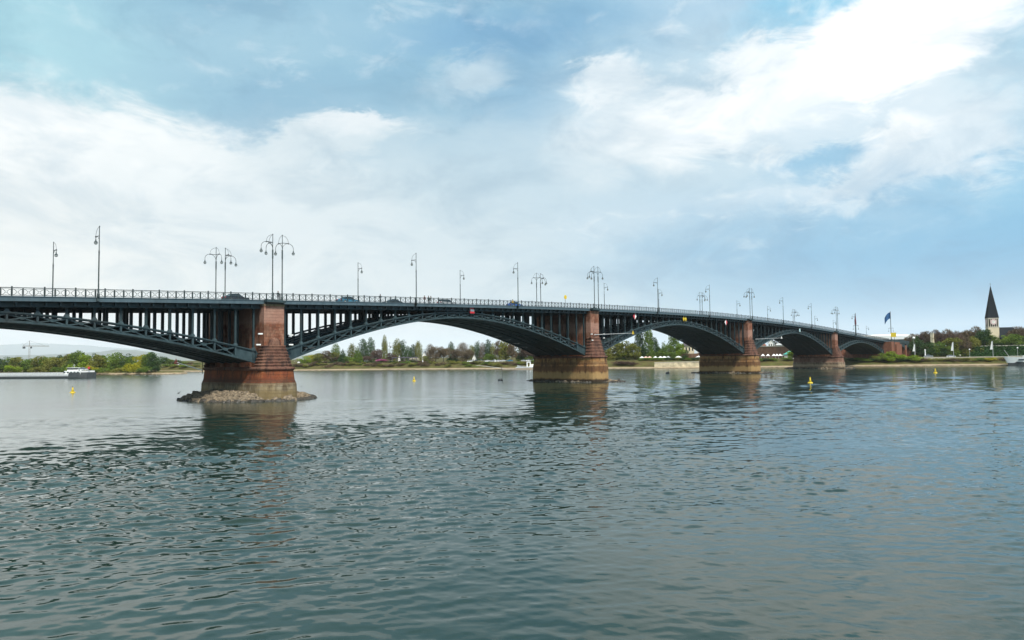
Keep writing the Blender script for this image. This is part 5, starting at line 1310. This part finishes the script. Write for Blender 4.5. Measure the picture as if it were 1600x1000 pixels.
# long white hall beyond the bridge end
x, y = G(1383, 500); o = empty('long_hall', (x, y, ground_z(x, y)), math.atan2(y - CAM.y, x - CAM.x) - math.pi / 2, 'long white curved roof beyond the right end of the bridge', 'hall')
b = MB(); zt = zat(1383, 523, 500) - ground_z(x, y); b.loft([[(u * 21, -8, 0), (u * 21, -8, zt - 2.2 + 1.3 * (1 - u * u)), (u * 21, 0, zt - .6 + .8 * (1 - u * u)), (u * 21, 8, zt - 2.2 + 1.3 * (1 - u * u)), (u * 21, 8, 0)] for u in [-1 + q / 6 for q in range(13)]]); b.build('roof', WHITE, o)
b = MB(); b.box(-18, 18, -8.1, -8.02, zt - 6, zt - 3.4); b.build('window_band', GLASS, o)

# church
cx_, cy_ = G(1552, 468); face = math.atan2(cy_ - CAM.y, cx_ - CAM.x) - math.pi / 2 + .28
zb = 9.0; K = mpp(468)
ch = empty('church', (cx_, cy_, zb), face, 'church with tall dark pointed spire, cream clock tower and slate nave roof', 'church')
z_sp = zat(1552, 497, 468) - zb; z_bel = zat(1552, 512, 468) - zb; z_top = zat(1551, 447, 468) - zb; hw = 2.95
b = MB(); b.box(-hw, hw, -hw, hw, -2, z_bel); b.build('tower_wall', CREAM, ch)
b = MB(); b.box(-hw + .5, hw - .5, -hw + .5, hw - .5, z_bel, z_sp); b.build('belfry_core', SLATE, ch)
b = MB()
for z in (z_bel + .001, z_sp - .6): b.box(-hw - .1, hw + .1, -hw - .1, hw + .1, z, z + .6)
for u in (-1, -.6, -.2, .2, .6, 1):
    for sg in (-1, 1):
        c = u * (hw - .2)
        b.box(c - .16, c + .16, sg * (hw - .25) - .22, sg * (hw - .25) + .22, z_bel + .6, z_sp - .6)
        if abs(u) < 1: b.box(sg * (hw - .25) - .22, sg * (hw - .25) + .22, c - .16, c + .16, z_bel + .6, z_sp - .6)
b.build('belfry_frame', STONEL, ch)
b = MB(); b.loft([[(-hw - .15, -hw - .15, z_sp), (hw + .15, -hw - .15, z_sp), (hw + .15, hw + .15, z_sp), (-hw - .15, hw + .15, z_sp)], [(-.12, -.12, z_top), (.12, -.12, z_top), (.12, .12, z_top), (-.12, .12, z_top)]]); spi = b.build('spire', SLATE, ch)
b = MB(); b.tube([(0, 0, z_top), (0, 0, z_top + 2)], .08, 5); b.tube([(-.5, 0, z_top + 1.4), (.5, 0, z_top + 1.4)], .06, 4); b.build('cross', POLE, spi)
for rot in (0, 1):
    b = MB(); zc = (z_sp + z_bel) / 2 + .5; n = 20; rad = 1.75
    if rot == 0: b.prism_xz([(rad * math.cos(2 * math.pi * q / n), zc + rad * math.sin(2 * math.pi * q / n)) for q in range(n)], -hw - .22, -hw - .05)
    else: b.loft([[(xx, rad * math.cos(2 * math.pi * q / n), zc + rad * math.sin(2 * math.pi * q / n)) for q in range(n)] for xx in (-hw - .2, -hw - .04)])
    cf = b.build('clock_face', simple('pinkish_clock_face', (.60, .45, .42), .7, var=.05), ch)
    if rot == 0:
        b = MB(); b.prism_xz([(1.0 * math.cos(2 * math.pi * q / n), zc + 1.0 * math.sin(2 * math.pi * q / n)) for q in range(n)], -hw - .25, -hw - .225); b.build('dial_centre', CREAM2, cf)
        b = MB(); b.beam((0, -hw - .3, zc), (.5, -hw - .3, zc + 1.0), .16, .05); b.beam((0, -hw - .3, zc), (-.9, -hw - .3, zc + .1), .16, .05); b.build('clock_hand', BLK, cf)
b = MB(); b.box(-.45, .45, -hw - .05, -hw + .2, z_bel * .45, z_bel * .45 + 1.5); b.build('window', GLASS, ch)
b = MB(); b.box(hw, hw + 13.5, -5.5, 7, -1, z_bel * .42); b.build('nave_wall', CREAM, ch)
b = MB(); zr = z_bel + .1; ze = z_bel * .35
b.loft([[(hw + .003, -6.5, ze), (hw + 14.5, -6.5, ze), (hw + 14.5, 8, ze), (hw + .003, 8, ze)], [(hw + .003, .6, zr), (hw + 8.5, .6, zr), (hw + 8.5, .9, zr), (hw + .003, .9, zr)]]); b.build('nave_roof', SLATE, ch)

# cranes
def crane(px, depth, topy, jib_l, jib_r, label, rz=0.):
    x, y = G(px, depth); zb = ground_z(x, y); H = zat(px, topy, depth) - zb; face = math.atan2(y - CAM.y, x - CAM.x) - math.pi / 2 + rz; k = mpp(depth)
    o = empty('tower_crane', (x, y, zb), face, label, 'crane', 'construction cranes'); cm = simple('crane_paint', (.20, .17, .14), .6)
    b = MB(); w = .8
    for sx_ in (-w, w):
        for sy_ in (-w, w): b.box(sx_ - .14, sx_ + .14, sy_ - .14, sy_ + .14, 0, H)
    z = 0
    while z < H - 3: b.beam((-w, -w, z), (w, -w, z + 3), .14, .14); b.beam((w, w, z), (-w, w, z + 3), .14, .14); z += 3
    b.build('tower', cm, o)
    b = MB(); L0, L1 = -jib_l * k, jib_r * k
    for dz, dy in ((0, -.7), (0, .7), (1.6, 0)): b.beam((L0 * (.98 if dz else 1), dy, H + dz), (L1, dy, H + dz * .6), .28, .28)
    x_ = L0
    while x_ < L1 - 2: b.beam((x_, -.7, H), (x_ + 1, 0, H + 1.5), .14, .14); b.beam((x_ + 1, 0, H + 1.5), (x_ + 2, .7, H), .14, .14); x_ += 2
    b.tube([(0, 0, H), (0, 0, H + 8)], .3, 5); b.tube([(0, 0, H + 8), (L1 * .75, 0, H + 1.4)], .09, 4); b.tube([(0, 0, H + 8), (L0 * .95, 0, H + 1.4)], .09, 4); b.build('jib', cm, o)
    b = MB(); b.box(L0, L0 + 3.2, -1.1, 1.1, H - 2.8, H - .2); b.build('counterweight', HULLD, o)
    b = MB(); b.box(.9, 3.0, -1.1, 1.1, H - 2.6, H - .2); b.build('cab', HULLD, o)
crane(45.5, 1000, 541.5, 9, 26, 'thin tower crane above the island trees at the left')
crane(609, 1400, 541.5, 7, 9, 'small tower crane between slim poplars under the second arch')

# things on the promenade
def banner(px, depth, y0, y1, pole_y, label):
    x, y = G(px, depth); zb = ground_z(x, y); o = empty('banner_flag', (x, y, zb), math.atan2(y - CAM.y, x - CAM.x) - math.pi / 2, label, 'flag', 'white flags on the right promenade')
    b = MB(); zt_ = zat(px, y0, depth) - zb; z1_ = zat(px, y1, depth) - zb; b.tube([(0, 0, 0), (0, 0, zt_ + .3)], .10, 6); b.build('pole', LGREY, o)
    b = MB(); b.quadbox([(-1.3, -.05, z1_), (-.1, -.05, z1_), (-.1, .05, z1_), (-1.1, .15, z1_), (-.45, -.05, zt_), (-.1, -.05, zt_), (-.1, .05, zt_), (-.4, .12, zt_)]); b.build('flag_cloth', WHITE, o)
banner(1430, D(1430, 22), 538, 549, 560, 'white flag nearest the right end of the bridge'); banner(1490, D(1490, 22), 535, 548, 558, 'white flag in the middle of the right promenade'); banner(1551.5, D(1551.5, 22), 533.5, 546, 555, 'white flag standing below the church tower')
def globe_lamp(px, depth, topy, r, label):
    x, y = G(px, depth); zb = ground_z(x, y); H = zat(px, topy, depth) - zb; o = empty('globe_lamp', (x, y, zb), 0, label, 'lamp', 'globe lamps on the right promenade')
    b = MB(); b.lathe([(.16, 0), (.07, .6), (.06, H - r)], n=6); b.build('pole', LGREY, o)
    b = MB(); b.lathe([(r * math.cos(w) + .001, H + r * math.sin(w)) for w in [-math.pi / 2 + math.pi * q / 8 for q in range(9)]], n=10); b.build('globe', WHITE, o, smooth=True)
globe_lamp(1428.5, D(1428, 24), 528, .75, 'large white globe lamp beside the bridge end'); globe_lamp(1515, D(1515, 24), 546, .4, 'small globe lamp between the two right flags'); globe_lamp(1590, D(1590, 24), 543.5, .4, 'small globe lamp above the moored white boat')
def statue(px, depth):
    x, y = G(px, depth); zb = ground_z(x, y); o = empty('monument', (x, y, zb), 0, 'small white column monument on the grass near the bridge end', 'monument')
    b = MB(); b.lathe([(1.0, 0), (1.0, .5), (.5, .6), (.35, 1.0), (.28, 3.6), (.45, 3.8), (.4, 4.2), (.1, 4.4)], n=8); b.build('column', WHITE, o)
statue(1445.5, D(1445, 25))
x, y = G(1457.5, 455); o = empty('chimney_stack', (x, y, 8), 0, 'tall beige square chimney among the bare trees on the right', 'chimney')
b = MB(); b.loft([[(-1, -1, 0), (1, -1, 0), (1, 1, 0), (-1, 1, 0)], [(-.8, -.8, zat(1457, 521, 455) - 8), (.8, -.8, zat(1457, 521, 455) - 8), (.8, .8, zat(1457, 521, 455) - 8), (-.8, .8, zat(1457, 521, 455) - 8)]]); b.build('stack', CREAM, o)
b = MB(); zt_ = zat(1457, 521, 455) - 8; b.box(-1, 1, -1, 1, zt_ + .003, zt_ + .4); b.build('cap', STONEL, o)
def ground_car(px, depth, colr, label, group, rz=0.):
    x, y = G(px, depth); return car((x, y, ground_z(x, y) + .02), math.atan2(y - CAM.y, x - CAM.x) - math.pi / 2 + rz, colr, label, group)
for n, (px, c) in enumerate(((735, 'white'), (744, 'dark'), (752, 'silver'), (761, 'white'), (771, 'silver'), (778, 'white'), (787, 'white'), (796, 'blue'), (819, 'silver'), (827, 'white'), (835, 'white'))):
    ground_car(px, D(px, 23), c, f"{dict(white='white', dark='dark', silver='silver', blue='blue')[c]} car parked along the bank under the second arch, {od(n)} from the left", 'cars parked along the far bank', rt_.choice([0, math.pi]))
ground_car(1486, D(1486, 22), 'white', 'white car on the right promenade beside the middle flag', 'cars on the right promenade'); ground_car(1451, D(1451, 24), 'silver', 'silver car on the right bank beside the white monument', 'cars on the right promenade')
x, y = G(1500, D(1500, 21)); person((x, y, ground_z(x, y)), 0, 'stand', cloth('w', (.7, .65, .6)), cloth('t', (.2, .12, .08)), 'person in a pale top standing on the right promenade', None, 1.8)
def tent(px, depth, w, h, m_, label):
    x, y = G(px, depth); zb = ground_z(x, y); o = empty('tent', (x, y, zb), math.atan2(y - CAM.y, x - CAM.x) - math.pi / 2, label, 'tent', 'tents and parasols on the far bank')
    b = MB(); b.loft([[(-w, -2, h * .62), (w, -2, h * .62), (w, 2, h * .62), (-w, 2, h * .62)], [(-.1, -.1, h), (.1, -.1, h), (.1, .1, h), (-.1, .1, h)]]); b.build('canopy', m_, o)
    b = MB()
    for sx_ in (-w + .1, w - .1):
        for sy_ in (-1.9, 1.9): b.tube([(sx_, sy_, 0), (sx_, sy_, h * .62)], .06, 5)
    b.build('pole', LGREY, o)
PEACH = simple('peach_canvas', (.62, .42, .33), .8, var=.1)
for n, (px, w, m_, c) in enumerate(((1003, 2.4, WHITE, 'white'), (1009, 2.6, PEACH, 'peach'), (1015, 2.6, PEACH, 'peach'), (1024, 2.2, WHITE, 'white'), (1032, 2.4, WHITE, 'white'), (1038, 2.6, WHITE, 'white'), (1044, 2.2, LGREY, 'grey'), (1060, 3.4, WHITE, 'white'), (1092, 3.4, WHITE, 'white'))):
    tent(px, D(px, 27), w * .6, 2.3, m_, f"{c} market tent under the third arch, {od(n)} tent from the left")
for n, px in enumerate((1192, 1200, 1209, 1214, 1219, 1225, 1231, 1237)):
    tent(px, D(px, 24), 1.1, 2.9, WHITE, f"white parasol before the brown terrace wall, {od(n)} from the left")
x, y = G(1234, 425); o = empty('pavilion', (x, y, ground_z(x, y)), math.atan2(y - CAM.y, x - CAM.x) - math.pi / 2, 'small turquoise roofed pavilion under the fourth arch', 'pavilion')
b = MB(); b.box(-3, 3, -2, 2, 0, 2.6); b.build('wall', CREAM2, o); b = MB(); b.loft([[(-3.6, -2.6, 2.6), (3.6, -2.6, 2.6), (3.6, 2.6, 2.6), (-3.6, 2.6, 2.6)], [(-.5, -.1, 4.6), (.5, -.1, 4.6), (.5, .1, 4.6), (-.5, .1, 4.6)]]); b.build('roof', simple('turquoise_tile', (.05, .3, .25), .6), o)
# pergola by the pink tree
x0, y0 = G(614, D(614, 31)); x1, y1 = G(652, D(652, 31)); o = empty('pergola', (x0, y0, ground_z(x0, y0)), math.atan2(y1 - y0, x1 - x0), 'long dark pergola on the bank right of the pink tree', 'pergola')
L_ = math.hypot(x1 - x0, y1 - y0); b = MB(); b.box(0, L_, -1.6, 1.6, 3.0, 3.6); b.build('roof', BRONZE, o); b = MB()
for q in range(7): b.box(L_ * q / 6 - .15, L_ * q / 6 + .15, -1.5, -1.2, 0, 3.0)
b.build('post', BRONZE, o)
for n, (px, py) in enumerate(((660.5, 567), (773.5, 565.5))):
    x, y = G(px, D(px, 17)); z = ground_z(x, y); o = empty('river_marker', (x, y, z), 0, f"small white marker post on the grass slope, {'left' if n == 0 else 'right'} of two", 'marker post', 'river marker posts')
    b = MB(); b.box(-.35, .35, -.1, .1, .8, 2.2); b.build('panel', WHITE, o); b = MB(); b.tube([(0, .15, -.2), (0, .15, 1.8)], .07, 5); b.build('post', LGREY, o)

# ------------------------------------------------------------ haze
hz = MB(); hz.box(-16000, 32000, -16000, 32000, -3, 1100)
HZ = bpy.data.materials.new('haze'); HZ.use_nodes = True; tn = NT(HZ.node_tree); tn.n.clear()
ho = tn.new('ShaderNodeOutputMaterial'); pv = tn.new('ShaderNodeVolumePrincipled'); pv.inputs['Color'].default_value = (.97, .985, 1, 1); pv.inputs['Density'].default_value = .000045; pv.inputs['Anisotropy'].default_value = 0
tn.l.new(pv.outputs[0], ho.inputs['Volume'])
o = hz.build('haze', HZ); tag(o, 'pale haze over the far bank and hills', 'haze', kind='stuff')
